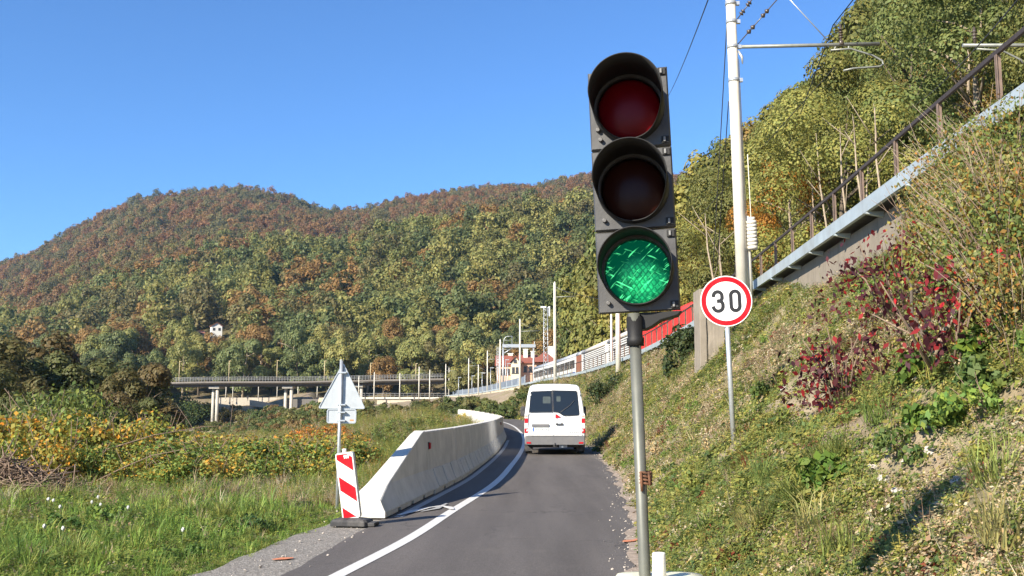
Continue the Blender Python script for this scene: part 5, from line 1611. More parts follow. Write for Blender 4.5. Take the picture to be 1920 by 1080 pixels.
    ws = MB(); ws.add([(-0.78, 4.52, 1.66), (0.78, 4.52, 1.66), (0.70, 4.12, 2.20), (-0.70, 4.12, 2.20)], [(0, 1, 2, 3)]); o = ws.build("windscreen", GLASS_D, t); o.modifiers.new("solid", 'SOLIDIFY').thickness = 0.02
    uc = MB(); uc.box(-0.8, 0.8, 0.3, 5.0, 0.22, 0.36); uc.tube([(-0.9, 1.0, 0.33), (0.9, 1.0, 0.33)], 0.06, 8); uc.build("underbody", RUBBER, t)
    ex = MB(); ex.tube([(0.25, -0.02, 0.27), (0.25, 0.9, 0.27)], 0.04, 10); ex.box(0.15, 0.42, 0.25, 0.8, 0.22, 0.32); ex.build("exhaust", GALV, t)
    th = MB(); th.box(-0.06, 0.06, -0.10, 0.1, 0.26, 0.32); th.tube([(0, -0.12, 0.30), (0, -0.12, 0.38)], 0.025, 8); th.build("tow_bar", RUBBER, t)


mat_seen = mat("painted_glint", (0.07, 0.08, 0.07), 0.2, var=0.2)
van()


# ------------------------------------------------------------------ railway: walkway, handrail, wall
def offs(Y, d):
    """point d metres to the right of the ledge line"""
    Y = np.asarray(Y, float); e = 0.5
    s = (x_ledge(Y + e) - x_ledge(Y - e)) / (2 * e); a = np.arctan(s)
    return x_ledge(Y) + d * np.cos(a), Y - d * np.sin(a)


def strip_solid(mb, ys, d0, d1, z0, z1, mi=0):
    secs = []
    for Y in ys:
        a = offs(Y, d0); b = offs(Y, d1)
        secs.append([(float(a[0]), float(a[1]), z0), (float(b[0]), float(b[1]), z0), (float(b[0]), float(b[1]), z1), (float(a[0]), float(a[1]), z1)])
    mb.loft(secs, mi, False)


def railway():
    ysn = np.concatenate([np.arange(3, 60, 1.5), np.arange(60, 258, 5)])
    w = MB(); strip_solid(w, ysn, 0.28, 0.75, 2.9, 4.76)
    tag(w.build("retaining_wall", CONC_OLD), "stained bare concrete retaining wall under the railway walkway", "wall")
    t = thing("railway_walkway", "pale blue-grey steel walkway edge along the top of the bank", "walkway", (0, 0, 0))
    blue = mat("pale_blue_steel", (0.46, 0.53, 0.56), 0.5, 0.35, var=0.12, scale=3, dirt=(0.3, 0.28, 0.24), dirt_amt=0.5)
    c = MB(); strip_solid(c, ysn, 0.0, 0.022, 4.80, 5.02); strip_solid(c, ysn, 0.0, 0.09, 5.0205, 5.035); strip_solid(c, ysn, 0.0222, 0.07, 4.80, 4.815)
    c.build("edge_channel", blue, t, 0)
    d = MB(); strip_solid(d, ysn, 0.03, 1.35, 4.93, 4.955); d.build("deck_plates", mat("deck_steel", (0.22, 0.22, 0.21), 0.7, 0.3, var=0.2), t)
    y = 6.0; n = 0
    while y < 140 and n < 90:
        a = offs(y, 0.01); b = offs(y, 0.4); dirv = Vector((float(b[0] - a[0]), float(b[1] - a[1]), 0)).normalized(); p = Vector((float(a[0]), float(a[1]), 4.80)); tv = Vector((-dirv.y, dirv.x, 0))
        k = MB(); vs = []
        for s in (-0.045, 0.045):
            vs += [p + tv * s, p + tv * s + dirv * 0.28, p + tv * s + dirv * 0.28 - Vector((0, 0, 0.10)), p + tv * s - Vector((0, 0, 0.035)) - dirv * 0.03]
        k.add(vs, [(0, 1, 2, 3), (4, 5, 6, 7), (0, 1, 5, 4), (1, 2, 6, 5), (2, 3, 7, 6), (3, 0, 4, 7)])
        q = p - dirv * 0.003
        k.add([q + tv * 0.02 + Vector((0, 0, .01)), q + tv * 0.02 + Vector((0, 0, .20)), q - tv * 0.02 + Vector((0, 0, .20)), q - tv * 0.02 + Vector((0, 0, .01))], [(0, 1, 2, 3)])
        k.build("bracket", blue, t); y += 2.15 if y < 60 else 4.3; n += 1
    # handrail on posts
    h = thing("handrail", "dark brown steel handrail with posts along the railway walkway", "railing", (0, 0, 0))
    r = MB(); secs = []
    for Y in ysn[ysn < 140]:
        a = offs(Y, 0.625); b = offs(Y, 0.672); secs.append([(float(a[0]), float(a[1]), 6.098), (float(b[0]), float(b[1]), 6.098), (float(b[0]), float(b[1]), 6.16), (float(a[0]), float(a[1]), 6.16)])
    r.loft(secs, 0, False); r.build("top_rail", DARKSTEEL, h)
    y = 6.35; n = 0
    while y < 140 and n < 70:
        a = offs(y, 0.65); p = Vector((float(a[0]), float(a[1]), 0)); k = MB()
        k.box(p.x - 0.035, p.x + 0.035, p.y - 0.004, p.y + 0.004, 4.96, 6.095); k.box(p.x - 0.035, p.x - 0.027, p.y - 0.03, p.y + 0.03, 4.96, 6.095)
        k.build("post", mat_post, h); y += 2.15 if y < 60 else 2.6; n += 1
    # the fence toward the station
    f = thing("station_fence", "blue-grey mesh fence along the railway beside the station", "fence", (0, 0, 0))
    fp = MB(); ys2 = np.arange(140, 250, 4); strip_solid(fp, ys2, 0.6, 0.63, 4.95, 6.1); fp.build("mesh_panel", mat("fence_blue_grey", (0.17, 0.20, 0.24), 0.7, 0.1, var=0.2, scale=2), f)
    for Y in ys2[::2]:
        a = offs(Y, 0.55); k = MB(); k.box(float(a[0]) - 0.05, float(a[0]) + 0.05, float(a[1]) - 0.05, float(a[1]) + 0.05, 4.9, 6.25); k.build("post", GALV, f)
    # low pale masonry below it
    m = thing("masonry_wall", "pale stone wall with pilasters below the station fence", "wall", (0, 0, 0))
    q = MB(); strip_solid(q, np.arange(140, 258, 4), 0.10, 0.2795, 2.2, 4.79); q.build("wall_face", STONE, m)
    for Y in np.arange(142, 256, 7.5):
        a = offs(Y, 0.05); k = MB(); k.box(float(a[0]) - 0.45, float(a[0]) + 0.45, float(a[1]) - 0.25, float(a[1]) + 0.25, 2.0, 4.7); k.build("pilaster", STONE, m)
    # track bed and rails
    b = MB(); strip_solid(b, ysn, 3.6, 8.2, RAIL_Z - 0.2, RAIL_Z + 0.12); tag(b.build("track_ballast", gravel_mat()), "stone ballast bed of the railway", None, None, "structure")


mat_post = mat("post_brown", (0.21, 0.15, 0.115), 0.6, 0.2, var=0.25)
railway()


def pillar():
    Y = 24.0
    while Y < 60 and at(1330, 688, Y).z > Hs(at(1330, 688, Y).x, Y): Y += 0.1
    a = at(1309, 690, Y); b = at(1352, 690, Y); z0 = Hs((a.x + b.x) / 2, Y); top = at(1330, 545, Y).z
    mb = MB()
    g = random.Random(4); cx = (a.x + b.x) / 2; secs = []
    for k in range(9):
        z = z0 - 0.5 + (top - z0 + 0.5) * k / 8; w = (b.x - a.x) / 2 * (1.08 - 0.08 * k / 8)
        secs.append([(cx + sx * w + g.uniform(-.012, .012), Y + sy * 0.45 + g.uniform(-.015, .015), z) for sx, sy in ((-1, -1), (-0.45, -1.0), (-0.38, -0.9), (0.2, -0.98), (1, -1), (1, 1), (-1, 1))])
    mb.loft(secs, 0, False)
    tag(mb.build("concrete_pillar", CONC_OLD, None, 0.02), "old cracked concrete pillar behind the speed limit sign", "pillar")


pillar()


# ------------------------------------------------------------------ masts and overhead line
def big_mast():
    Y = 27.0; b = at(1392, 520, Y); top = at(1370, 0, Y); z0 = RAIL_Z
    sl = (top.x - b.x) / (top.z - b.z)
    t = thing("catenary_mast", "tall white concrete railway mast with cantilever arm and insulators", "railway mast", (b.x, Y, z0), (0, math.atan(sl), 0))
    P = MB(); P.tube([(0, 0, -0.5), (0, 0, 4), (0, 0, 9.2)], [0.165, 0.15, 0.125], 20); P.build("pole", CONC_MAST, t)
    S = MB(); S.tube([(0.21, 0.06, -0.3), (0.20, 0.06, 2.1)], [0.085, 0.075], 14); S.tube([(0.185, 0.02, 2.1), (0.16, 0, 6.5)], 0.012, 6); S.build("side_tube", CONC_MAST, t)
    zb = at(1380, 88, Y).z - z0
    for z in (zb, zb + 0.72, zb + 1.25, zb - 0.95):
        B = MB(); B.tube([(0, 0, z - 0.05), (0, 0, z + 0.05)], 0.150, 16); B.box(0.12, 0.24, -0.05, 0.05, z - 0.05, z + 0.05); B.build("band", GALV, t)
    g = MB(); xe = at(1632, 84, Y).x - b.x + 0.35
    g.tube([(0.15, 0, zb), (xe, 0, zb + 0.03)], 0.05, 10); g.build("cantilever_arm", mat_arm, t)
    xi = at(1562, 84, Y).x - b.x + 0.33
    I = MB(); I.tube([(xi, 0, zb), (xi, 0, zb + 0.14), (xi, 0, zb + 0.16), (xi, 0, zb + 0.60)], [0.09, 0.05, 0.03, 0.03], 10)
    for k in range(4): I.tube([(xi, 0, zb + 0.20 + k * 0.075), (xi, 0, zb + 0.22 + k * 0.075), (xi, 0, zb + 0.26 + k * 0.075)], [0.025, 0.075, 0.03], 10)
    I.build("insulator", mat_ins, t)
    r = MB(); r.tube([(xi - 0.3, 0, zb - 0.13), (xi + 0.25, 0, zb - 0.10), (xi + 0.85, 0, zb - 0.30), (xi + 1.10, 0, zb - 0.45), (xi + 1.13, 0, zb - 0.55), (xi + 1.02, 0, zb - 0.62), (xi + 0.3, 0, zb - 0.66), (xi + 0.02, 0, zb - 0.72)], 0.028, 8); r.tube([(xi - 0.2, 0, zb - 0.14), (xi - 0.15, 0, zb)], 0.025, 6); r.tube([(xi + 0.2, 0, zb - 0.12), (xi + 0.2, 0, zb)], 0.025, 6)
    r.build("registration_arm", mat_arm, t)
    for (z0_, x1, z1) in ((zb + 0.05, 1.25, zb + 1.35), (zb + 0.75, 0.62, zb + 1.45)):
        s = MB(); a = Vector((0.13, 0, z0_)); e = Vector((x1 * 1.6, 0, z0_ + (z1 - z0_) * 1.6)); s.tube([a, e], 0.016, 6)
        d = (e - a)
        for f in (0.16, 0.22, 0.38, 0.44): s.tube([a + d * f, a + d * (f + 0.02), a + d * (f + 0.05)], [0.02, 0.075, 0.025], 8)
        s.build("insulated_stay", mat_ins, t)
    s = MB(); s.tube([(xi - 0.35, 0, zb + 0.12), (xi - 1.7, 0, zb + 1.75)], 0.014, 6); s.build("stay_rod", GALV, t)
    W = MB(); zc = at(1408, 440, Y).z - z0
    for k in range(9): W.tube([(0.29, -0.1, zc - 0.42 + k * 0.098), (0.29, -0.1, zc - 0.335 + k * 0.098)], 0.135 if k < 8 else 0.10, 16)
    W.tube([(0.29, -0.1, zc - 0.45), (0.27, -0.08, zc + 2.2)], 0.012, 6); W.build("tension_weights", CONC_MAST, t)
    hk = MB(); hk.tube([(0.15, -0.02, zb - 0.12), (0.24, -0.04, zb - 0.3), (0.25, -0.04, zb - 0.5)], [0.03, 0.04, 0.015], 8); hk.build("hook", GALV, t)
    return b.x, z0, zb


mat_arm = mat("arm_grey_green", (0.24, 0.25, 0.22), 0.5, 0.4, var=0.2, scale=6)
mat_ins = mat("insulator_brown", (0.07, 0.055, 0.045), 0.3, var=0.3)
mat_wire = mat("wire_dark", (0.05, 0.05, 0.05), 0.5, 0.5)
mx, mz0, mzb = big_mast()


def wire(a, b, r, label, sag=0.0, n=14, name="overhead_wire"):
    a = Vector(a); b = Vector(b); mb = MB()
    mb.tube([a.lerp(b, k / n) - Vector((0, 0, sag * 4 * (k / n) * (1 - k / n))) for k in range(n + 1)], r, 5)
    return tag(mb.build(name, mat_wire), label, "cable")


def lines():
    Y = 27
    p = at(1562, 47, Y)
    wire(p - Vector((0.4, -1, 0)) + Vector((0.4, -1, 0)), (p.x - 1.0, -6, p.z), 0.016, "overhead catenary wire from the insulator toward the viewer", 0.15)
    wire(p, (at(1440, 215, 62).x, 70, p.z - 0.1), 0.016, "overhead catenary wire running on behind the insulator into the trees", 0.25)
    q = at(1565, 126, Y)
    wire(q, (q.x + 0.3, 72, q.z - 0.2), 0.012, "contact wire below the cantilever arm", 0.05)
    a = at(1364, 25, 27); wire(a, at(1337, 505, 30), 0.014, "guy wire slanting down left of the concrete mast", 0)
    a = at(1366, 190, 27); wire(a, at(1345, 500, 31), 0.014, "second guy wire slanting down closer to the concrete mast", 0)
    wire(at(1335, -20, 30), at(1250, 185, 95), 0.02, "thin wire crossing the sky between traffic light and mast", 0.3)
    wire(at(1925, -20, 11), at(1700, 205, 34), 0.010, "thin wire crossing the trees above the handrail", 0.2)
    # the neighbouring track's mast stands just outside the view, its arm reaches in
    Ym = 26.0; z = at(1860, 85, Ym).z
    t = thing("cantilever_mast", "railway mast at the right edge whose arm reaches across the second track", "railway mast", (15.2, Ym, RAIL_Z))
    P = MB(); P.tube([(0, 0, -0.5), (0, 0, z - RAIL_Z + 2.5)], [0.17, 0.13], 16); P.build("pole", CONC_MAST, t)
    x1 = at(1805, 85, Ym).x - 15.2; xi = at(1828, 85, Ym).x - 15.2; zz = z - RAIL_Z
    A = MB(); A.tube([(0, 0, zz), (x1, 0, zz)], 0.05, 10); A.build("cantilever_arm", mat_arm, t)
    I = MB(); I.tube([(xi, 0, zz), (xi, 0, zz + 0.5)], 0.035, 8)
    for k in range(3): I.tube([(xi, 0, zz + 0.16 + k * 0.09), (xi, 0, zz + 0.19 + k * 0.09), (xi, 0, zz + 0.23 + k * 0.09)], [0.03, 0.08, 0.03], 10)
    I.build("insulator", mat_ins, t)
    r = MB(); r.tube([(xi + 0.05, 0, zz - 0.1), (xi + 0.7, 0, zz - 0.14), (xi + 1.2, 0, zz - 0.4), (xi + 1.25, 0, zz - 0.5)], 0.028, 8); r.build("registration_arm", mat_arm, t)
    # far masts along the bend
    G = "far white concrete masts along the railway"
    lst = [(1158, 560, 69, 0.17, "thick pale mast directly below the traffic light head"), (1146, 590, 78, 0.10, "thin pale mast beside the thick one below the traffic light head"),
           (1040, 530, 111, 0.165, "tallest white mast in front of the station roof"), (975, 599, 135, 0.13, "white mast left of the tallest one, before the station gable"),
           (938, 637, 165, 0.14, "white mast at the left corner of the station"), (914, 658, 192, 0.12, None), (897, 684, 205, 0.11, None), (879, 672, 215, 0.12, None), (842, 690, 250, 0.11, None), (836, 683, 246, 0.12, None),
           (806, 694, 254, 0.13, None), (786, 688, 256, 0.13, None), (750, 700, 258, 0.13, None), (702, 698, 259, 0.13, None), (673, 705, 260, 0.12, None)]
    for px, ty, Y, r, lab in lst:
        q = at(px, ty, Y); t = thing("railway_mast", lab or "slim white railway mast in the row before the far bridge", "railway mast", (q.x, Y, RAIL_Z), (0, 0, 0), None if lab else G)
        P = MB(); P.tube([(0, 0, -0.6), (0, 0, q.z - RAIL_Z)], [r * 1.15, r * 0.8], 10); P.tube([(0, 0, q.z - RAIL_Z - 0.02), (0, 0, q.z - RAIL_Z + 0.12)], [r * 0.5, r * 0.3], 8); P.build("pole", CONC_MAST, t)
        if Y > 100:
            A = MB(); A.tube([(0, 0, q.z - RAIL_Z - 1.6), (2.6, 0, q.z - RAIL_Z - 1.5)], 0.05, 6); A.tube([(0, 0, q.z - RAIL_Z - 0.4), (2.2, 0, q.z - RAIL_Z - 1.5)], 0.02, 5); A.build("arm", mat_arm, t)
    for px, ty, Y in ((1079, 634, 140), (1085, 628, 150)):
        q = at(px, ty, Y); t = thing("railway_mast", "short pale mast showing above the train roof", "railway mast", (q.x, Y, RAIL_Z), (0, 0, 0), "masts above the train roof")
        P = MB(); P.tube([(0, 0, -0.5), (0, 0, q.z - RAIL_Z)], [0.14, 0.10], 8); P.build("pole", CONC_MAST, t)
    wire(at(1042, 541, 111), (at(1200, 640, 69).x + 3, 69, at(1158, 560, 69).z - 1), 0.02, "stay wire from the tallest far mast", 0.2)
    G = "grey lamp posts along the station platform"
    for px, ty, Y in ((904, 700, 198), (885, 705, 214), (920, 690, 185), (933, 690, 172), (860, 708, 230), (948, 675, 176), (952, 682, 170)):
        q = at(px, ty, Y); t = thing("lamp_post", "slim grey lamp post on the station platform", "lamp post", (q.x, Y, RAIL_Z), (0, 0, 0), G)
        P = MB(); P.tube([(0, 0, -0.5), (0, 0, q.z - RAIL_Z)], [0.07, 0.05], 8); P.build("pole", GALV, t)
        L = MB(); L.box(-0.1, 0.6, -0.12, 0.12, q.z - RAIL_Z - 0.02, q.z - RAIL_Z + 0.10); L.build("lamp_head", GALV, t)


lines()


# ------------------------------------------------------------------ train
TR = curve([62, 85.6, 110, 136, 165, 200], [11.3, 9.9, 8.5, 6.5, 3.2, -1.5])


def train():
    red = mat("wagon_red", (0.60, 0.035, 0.03), 0.45, 0.0, var=0.08, scale=2, dirt=(0.35, 0.08, 0.06), dirt_amt=0.3)
    whi = mat("wagon_pale", (0.62, 0.61, 0.58), 0.5, 0.0, var=0.08, scale=2, dirt=(0.4, 0.38, 0.34), dirt_amt=0.4)
    roof = mat("wagon_roof_beige", (0.60, 0.55, 0.47), 0.6, 0.0, var=0.1, scale=1.5)
    dark = mat("wagon_gap", (0.05, 0.05, 0.05), 0.8)
    brown = mat("wagon_brown", (0.24, 0.09, 0.05), 0.6, var=0.15)
    grey = mat("coach_grey", (0.38, 0.40, 0.43), 0.45, 0.1, var=0.1, scale=2)
    def wagon(Y0, Y1, kind, label, name, cat, grp=None):
        xa, xb = float(TR(Y0)), float(TR(Y1)); L = math.hypot(xb - xa, Y1 - Y0); a = -math.atan2(xb - xa, Y1 - Y0)
        t = thing(name, label, cat, (xa, Y0, RAIL_Z), (0, 0, a), grp)
        z0, z1 = 0.95, 3.25; W = 2.9
        def roofsec(y, k=1.0):
            return [(W / 2 - W / 2 * 1.02 * math.cos(math.pi * j / 12), y, z1 + 0.75 * k * math.sin(math.pi * j / 12)) for j in range(13)]
        r = MB(); r.loft([roofsec(0.02), roofsec(L - 0.02)], 0, True); r.build("roof", red if kind == "red" else (roof if kind == "slat" else grey), t)
        fl = MB(); fl.box(0.05, W - 0.05, 0, L, z0 - 0.25, z0 - 0.003); fl.build("floor_frame", whi if kind != "coach" else grey, t)
        if kind == "red":
            b = MB(); b.box(0.0, W, 0.0, L, z0, z1 - 0.003)
            for k in range(int(L / 0.5)): b.box(-0.03, -0.002, 0.2 + k * 0.5, 0.26 + k * 0.5, z0 + 0.05, z1 - 0.05)
            for k in range(7): b.box(0.3, W - 0.3, -0.03, -0.002, z0 + 0.3 + k * 0.3, z0 + 0.4 + k * 0.3)
            b.build("body", red, t)
        elif kind == "slat":
            b = MB(); b.box(0.12, W - 0.12, 0.05, L - 0.05, z0, z1 - 0.003); b.build("inner_wall", dark, t)
            s = MB(); n = 11
            for k in range(n):
                z = z0 + 0.05 + (z1 - z0 - 0.1) * k / n
                s.box(0.02, 0.10, 0.5, L - 0.5, z, z + 0.115)
            s.build("side_slats", whi, t)
            for yy in (0.0, L - 0.5):
                e = MB(); e.box(0.0, W, yy, yy + 0.5, z0 + 0.002, z1 - 0.002); e.build("end_post", whi, t)
        elif kind == "brown":
            b = MB(); b.box(0.0, W, 0.0, L, z0, z1 - 0.003); b.build("body", brown, t)
        else:
            b = MB(); b.box(0.0, W, 0.0, L, z0, z1 - 0.003); b.build("body", whi, t)
            g_ = MB()
            for k in range(4):
                y = 0.6 + k * (L - 1.2) / 4; g_.box(-0.02, -0.003, y + 0.15, y + (L - 1.2) / 4 - 0.15, z0 + 0.95, z1 - 0.35)
            g_.build("window_band", mat_coachwin, t)
            s_ = MB(); s_.box(-0.012, -0.002, 0.3, L - 0.3, z0 + 0.25, z0 + 0.5); s_.build("blue_stripe", mat_blue, t)
        for y in (1.6, L - 1.6):
            w = MB()
            for dy in (-0.9, 0.9):
                for x in (0.45, W - 0.45): w.tube([(x - 0.06, y + dy, 0.5), (x + 0.06, y + dy, 0.5)], 0.46, 18)
            w.box(0.3, W - 0.3, y - 1.3, y + 1.3, 0.45, 0.68); w.build("bogie", dark, t)
        return t
    wagon(62, 80.5, "red", "bright red railway wagon at the near end of the train", "railway_wagon", "railway wagon")
    wagon(81.3, 98.2, "slat", "pale slatted wagon with beige roof next to the red wagon", "railway_wagon", "railway wagon")
    wagon(99.0, 117, "slat", "pale slatted wagon with beige roof in the middle of the train", "railway_wagon", "railway wagon")
    wagon(117.8, 121.5, "brown", "short rusty brown wagon panel between slatted wagon and coaches", "railway_wagon", "railway wagon")
    wagon(122.2, 141, "coach", "grey and white coach with dark windows behind the brown wagon", "railway_coach", "railway coach")
    wagon(142, 163, "coach", "white coach with dark windows nearest the station", "railway_coach", "railway coach")


mat_coachwin = mat("coach_window", (0.03, 0.035, 0.05), 0.15)
mat_blue = mat("coach_blue", (0.06, 0.10, 0.25), 0.4)
train()


# ------------------------------------------------------------------ station
def gable_roof(mb, x0, x1, y0, y1, z0, h, ov=0.4, axis='x', mi=0):
    if axis == 'x':
        ym = (y0 + y1) / 2; s = [(x0 - ov, y0 - ov, z0), (x0 - ov, ym, z0 + h), (x0 - ov, y1 + ov, z0), (x1 + ov, y0 - ov, z0), (x1 + ov, ym, z0 + h), (x1 + ov, y1 + ov, z0)]
    else:
        xm = (x0 + x1) / 2; s = [(x0 - ov, y0 - ov, z0), (xm, y0 - ov, z0 + h), (x1 + ov, y0 - ov, z0), (x0 - ov, y1 + ov, z0), (xm, y1 + ov, z0 + h), (x1 + ov, y1 + ov, z0)]
    th = 0.22
    vs = s + [(x, y, z + th) for x, y, z in s]
    mb.add(vs, [(0, 1, 4, 3), (1, 2, 5, 4), (6, 7, 10, 9), (7, 8, 11, 10), (0, 1, 7, 6), (1, 2, 8, 7), (3, 4, 10, 9), (4, 5, 11, 10), (0, 3, 9, 6), (2, 5, 11, 8)], mi)


def tile_mat(name, col):
    t = NT(name); v = t.coord('Object', (1, 1, 1)); n = t.noise(v, 3, 6, 0.7)
    c = t.ramp(n, [(0.3, tuple(x * 0.7 for x in col)), (0.7, tuple(x * 1.2 for x in col))])
    t.l(c, t.b.inputs['Base Color']); t.b.inputs['Roughness'].default_value = 0.85; return t.m


def station():
    pink = mat("plaster_pink", (0.60, 0.38, 0.27), 0.85, var=0.08, scale=1.5); cream = mat("plaster_cream", (0.70, 0.60, 0.42), 0.85, var=0.06, scale=1.5)
    tiles = tile_mat("roof_tiles_red", (0.27, 0.085, 0.055)); win = mat("station_window", (0.05, 0.05, 0.055), 0.2); whi = mat("chimney_white", (0.66, 0.63, 0.58), 0.8, var=0.1)
    Y = 208.0; zb = RAIL_Z - 0.3
    X = lambda px: at(px, 700, Y).x; Z = lambda py: at(980, py, Y).z
    t = thing("station_building", "pink railway station building with red tiled roofs and white chimneys", "building", (0, 0, 0))
    w = MB(); w.box(X(931), X(958), Y, Y + 9, zb, Z(686)); w.build("left_wing", pink, t)
    m = MB(); m.box(X(975.5), X(1040), Y + 1, Y + 13, zb, Z(681)); m.build("main_wing", pink, t)
    gx0, gx1 = X(958), X(975.5); g = MB(); zt = Z(682)
    g.box(gx0, gx1, Y - 1.2, Y + 10, zb, zt); xm = (gx0 + gx1) / 2; ap = Z(669)
    g.add([(gx0, Y - 1.2, zt), (xm, Y - 1.2, ap), (gx1, Y - 1.2, zt), (gx0, Y + 10, zt), (xm, Y + 10, ap), (gx1, Y + 10, zt)], [(0, 1, 2), (3, 4, 5), (0, 1, 4, 3), (1, 2, 5, 4)])
    g.build("gable_front", cream, t)
    r = MB(); gable_roof(r, gx0, gx1, Y - 1.2, Y + 10, zt + 0.02, ap - zt, 0.35, 'y'); r.build("roof", tiles, t)
    r = MB(); gable_roof(r, X(931), X(958), Y, Y + 9, Z(686) + 0.02, 2.1, 0.35, 'x'); r.build("roof", tiles, t)
    r = MB(); gable_roof(r, X(976), X(1006), Y + 1, Y + 13, Z(681) + 0.02, Z(664) - Z(681), 0.45, 'x'); ro = r.build("roof", tiles, t)
    x0, x1, y0, y1, z0, zr = X(1003), X(1042), Y - 0.5, Y + 13.5, Z(679), Z(655); r = MB()
    xm0, xm1, ym = x0 + 2.2, x1 - 2.2, (y0 + y1) / 2
    r.add([(x0 - .5, y0 - .5, z0), (x1 + .5, y0 - .5, z0), (x1 + .5, y1 + .5, z0), (x0 - .5, y1 + .5, z0), (xm0, ym, zr), (xm1, ym, zr)], [(0, 1, 5, 4), (1, 2, 5), (2, 3, 4, 5), (3, 0, 4), (0, 1, 2, 3)]); r2 = r.build("roof", tiles, t)
    for px, py, w_ in ((957, 664, .5), (986, 656, .45), (1000, 660, .4), (1035, 651, .6)):
        c = MB(); x = X(px); zt_ = at(px, py, Y + 5).z; c.box(x - w_, x + w_, Y + 4.5, Y + 5.6, zb + 5, zt_); c.box(x - w_ - .12, x + w_ + .12, Y + 4.4, Y + 5.7, zt_, zt_ + .18); k = c.build("chimney", whi, t); k.parent = ro
    for px, py, w_, h_, yy in ((962.5, 694, .28, 1.2, Y - 1.2), (969.5, 694, .28, 1.2, Y - 1.2), (966, 677, .3, .6, Y - 1.2), (938, 697, .32, 1.2, Y), (946, 697, .32, 1.2, Y), (953, 697, .32, 1.2, Y), (985, 692, .32, 1.2, Y + 1), (995, 692, .32, 1.2, Y + 1), (1010, 690, .32, 1.2, Y + 1), (1022, 690, .32, 1.2, Y + 1)):
        f = MB(); q = at(px, py, yy); f.box(q.x - w_, q.x + w_, yy - 0.06, yy - 0.003, q.z - h_ / 2, q.z + h_ / 2); f.box(q.x - w_ - .1, q.x + w_ + .1, yy - 0.12, yy - 0.061, q.z - h_ / 2 - .12, q.z - h_ / 2); f.build("window", [win], t)
    # signal gantry
    Yg = 188.0; t = thing("signal_gantry", "grey steel portal gantry with ladder cage before the station", "gantry", (0, 0, 0)); P = lambda px, py: at(px, py, Yg)
    s = MB()
    for px in (943.5, 1000.5): a = P(px, 655); s.tube([(a.x, Yg, RAIL_Z - 0.4), (a.x, Yg, P(px, 649).z)], 0.16, 8)
    s.build("legs", GALV, t)
    b = MB(); a, c = P(942, 649), P(1004, 649); b.box(a.x, c.x, Yg - 0.3, Yg + 0.3, a.z - 0.25, a.z + 0.35); a2 = P(944, 663); b.tube([(a2.x, Yg, a2.z), (P(960, 653).x, Yg, P(960, 653).z)], 0.10, 6); b.build("beam", GALV, t)
    l = MB()
    for px in (932, 935.5): a = P(px, 650); l.tube([(a.x, Yg, RAIL_Z), (a.x, Yg, a.z)], 0.05, 6)
    for k in range(22): z = RAIL_Z + 0.6 + k * 0.5; l.tube([(P(932, 650).x, Yg, z), (P(935.5, 650).x, Yg, z)], 0.03, 5) if z < P(932, 650).z else None
    l.build("ladder", GALV, t)
    r = MB(); r.tube([P(944, 648), P(945, 636), P(949, 631), P(960, 630), P(960, 648)], 0.06, 6); r.tube([P(945, 638), P(960, 638)], 0.03, 5); r.tube([P(1002, 640), P(1002, 649)], 0.06, 6); r.build("cage_rail", GALV, t)
    # lattice mast with aerials
    Yl = 150.0; q = at(1023, 576, Yl); t = thing("lattice_mast", "grey lattice mast with white aerial panel behind the station fence", "mast", (q.x, Yl, RAIL_Z)); hh = q.z - RAIL_Z
    s = MB(); wd = 0.33
    for sx in (-1, 1):
        for sy in (-1, 1): s.tube([(sx * wd, sy * wd, -0.5), (sx * wd * 0.85, sy * wd * 0.85, hh)], 0.045, 6)
    for k in range(int(hh / 0.7)):
        z = k * 0.7; s.tube([(-wd, -wd, z), (wd, -wd, z + 0.7)], 0.025, 5); s.tube([(wd, -wd, z), (-wd, -wd, z + 0.7)], 0.025, 5); s.tube([(-wd, wd, z), (-wd, -wd, z + 0.7)], 0.025, 5); s.tube([(wd, wd, z), (wd, -wd, z + 0.7)], 0.025, 5)
    s.build("lattice", GALV, t)
    a = MB(); a.box(0.38, 0.66, -0.15, 0.15, hh - 1.35, hh + 0.1); a.build("aerial_panel", WHITE_P, t, 0.03)
    a = MB(); a.box(-0.75, 0.1, -0.2, 0.2, hh - 0.12, hh + 0.12); a.build("aerial_box", WHITE_P, t, 0.03)


station()


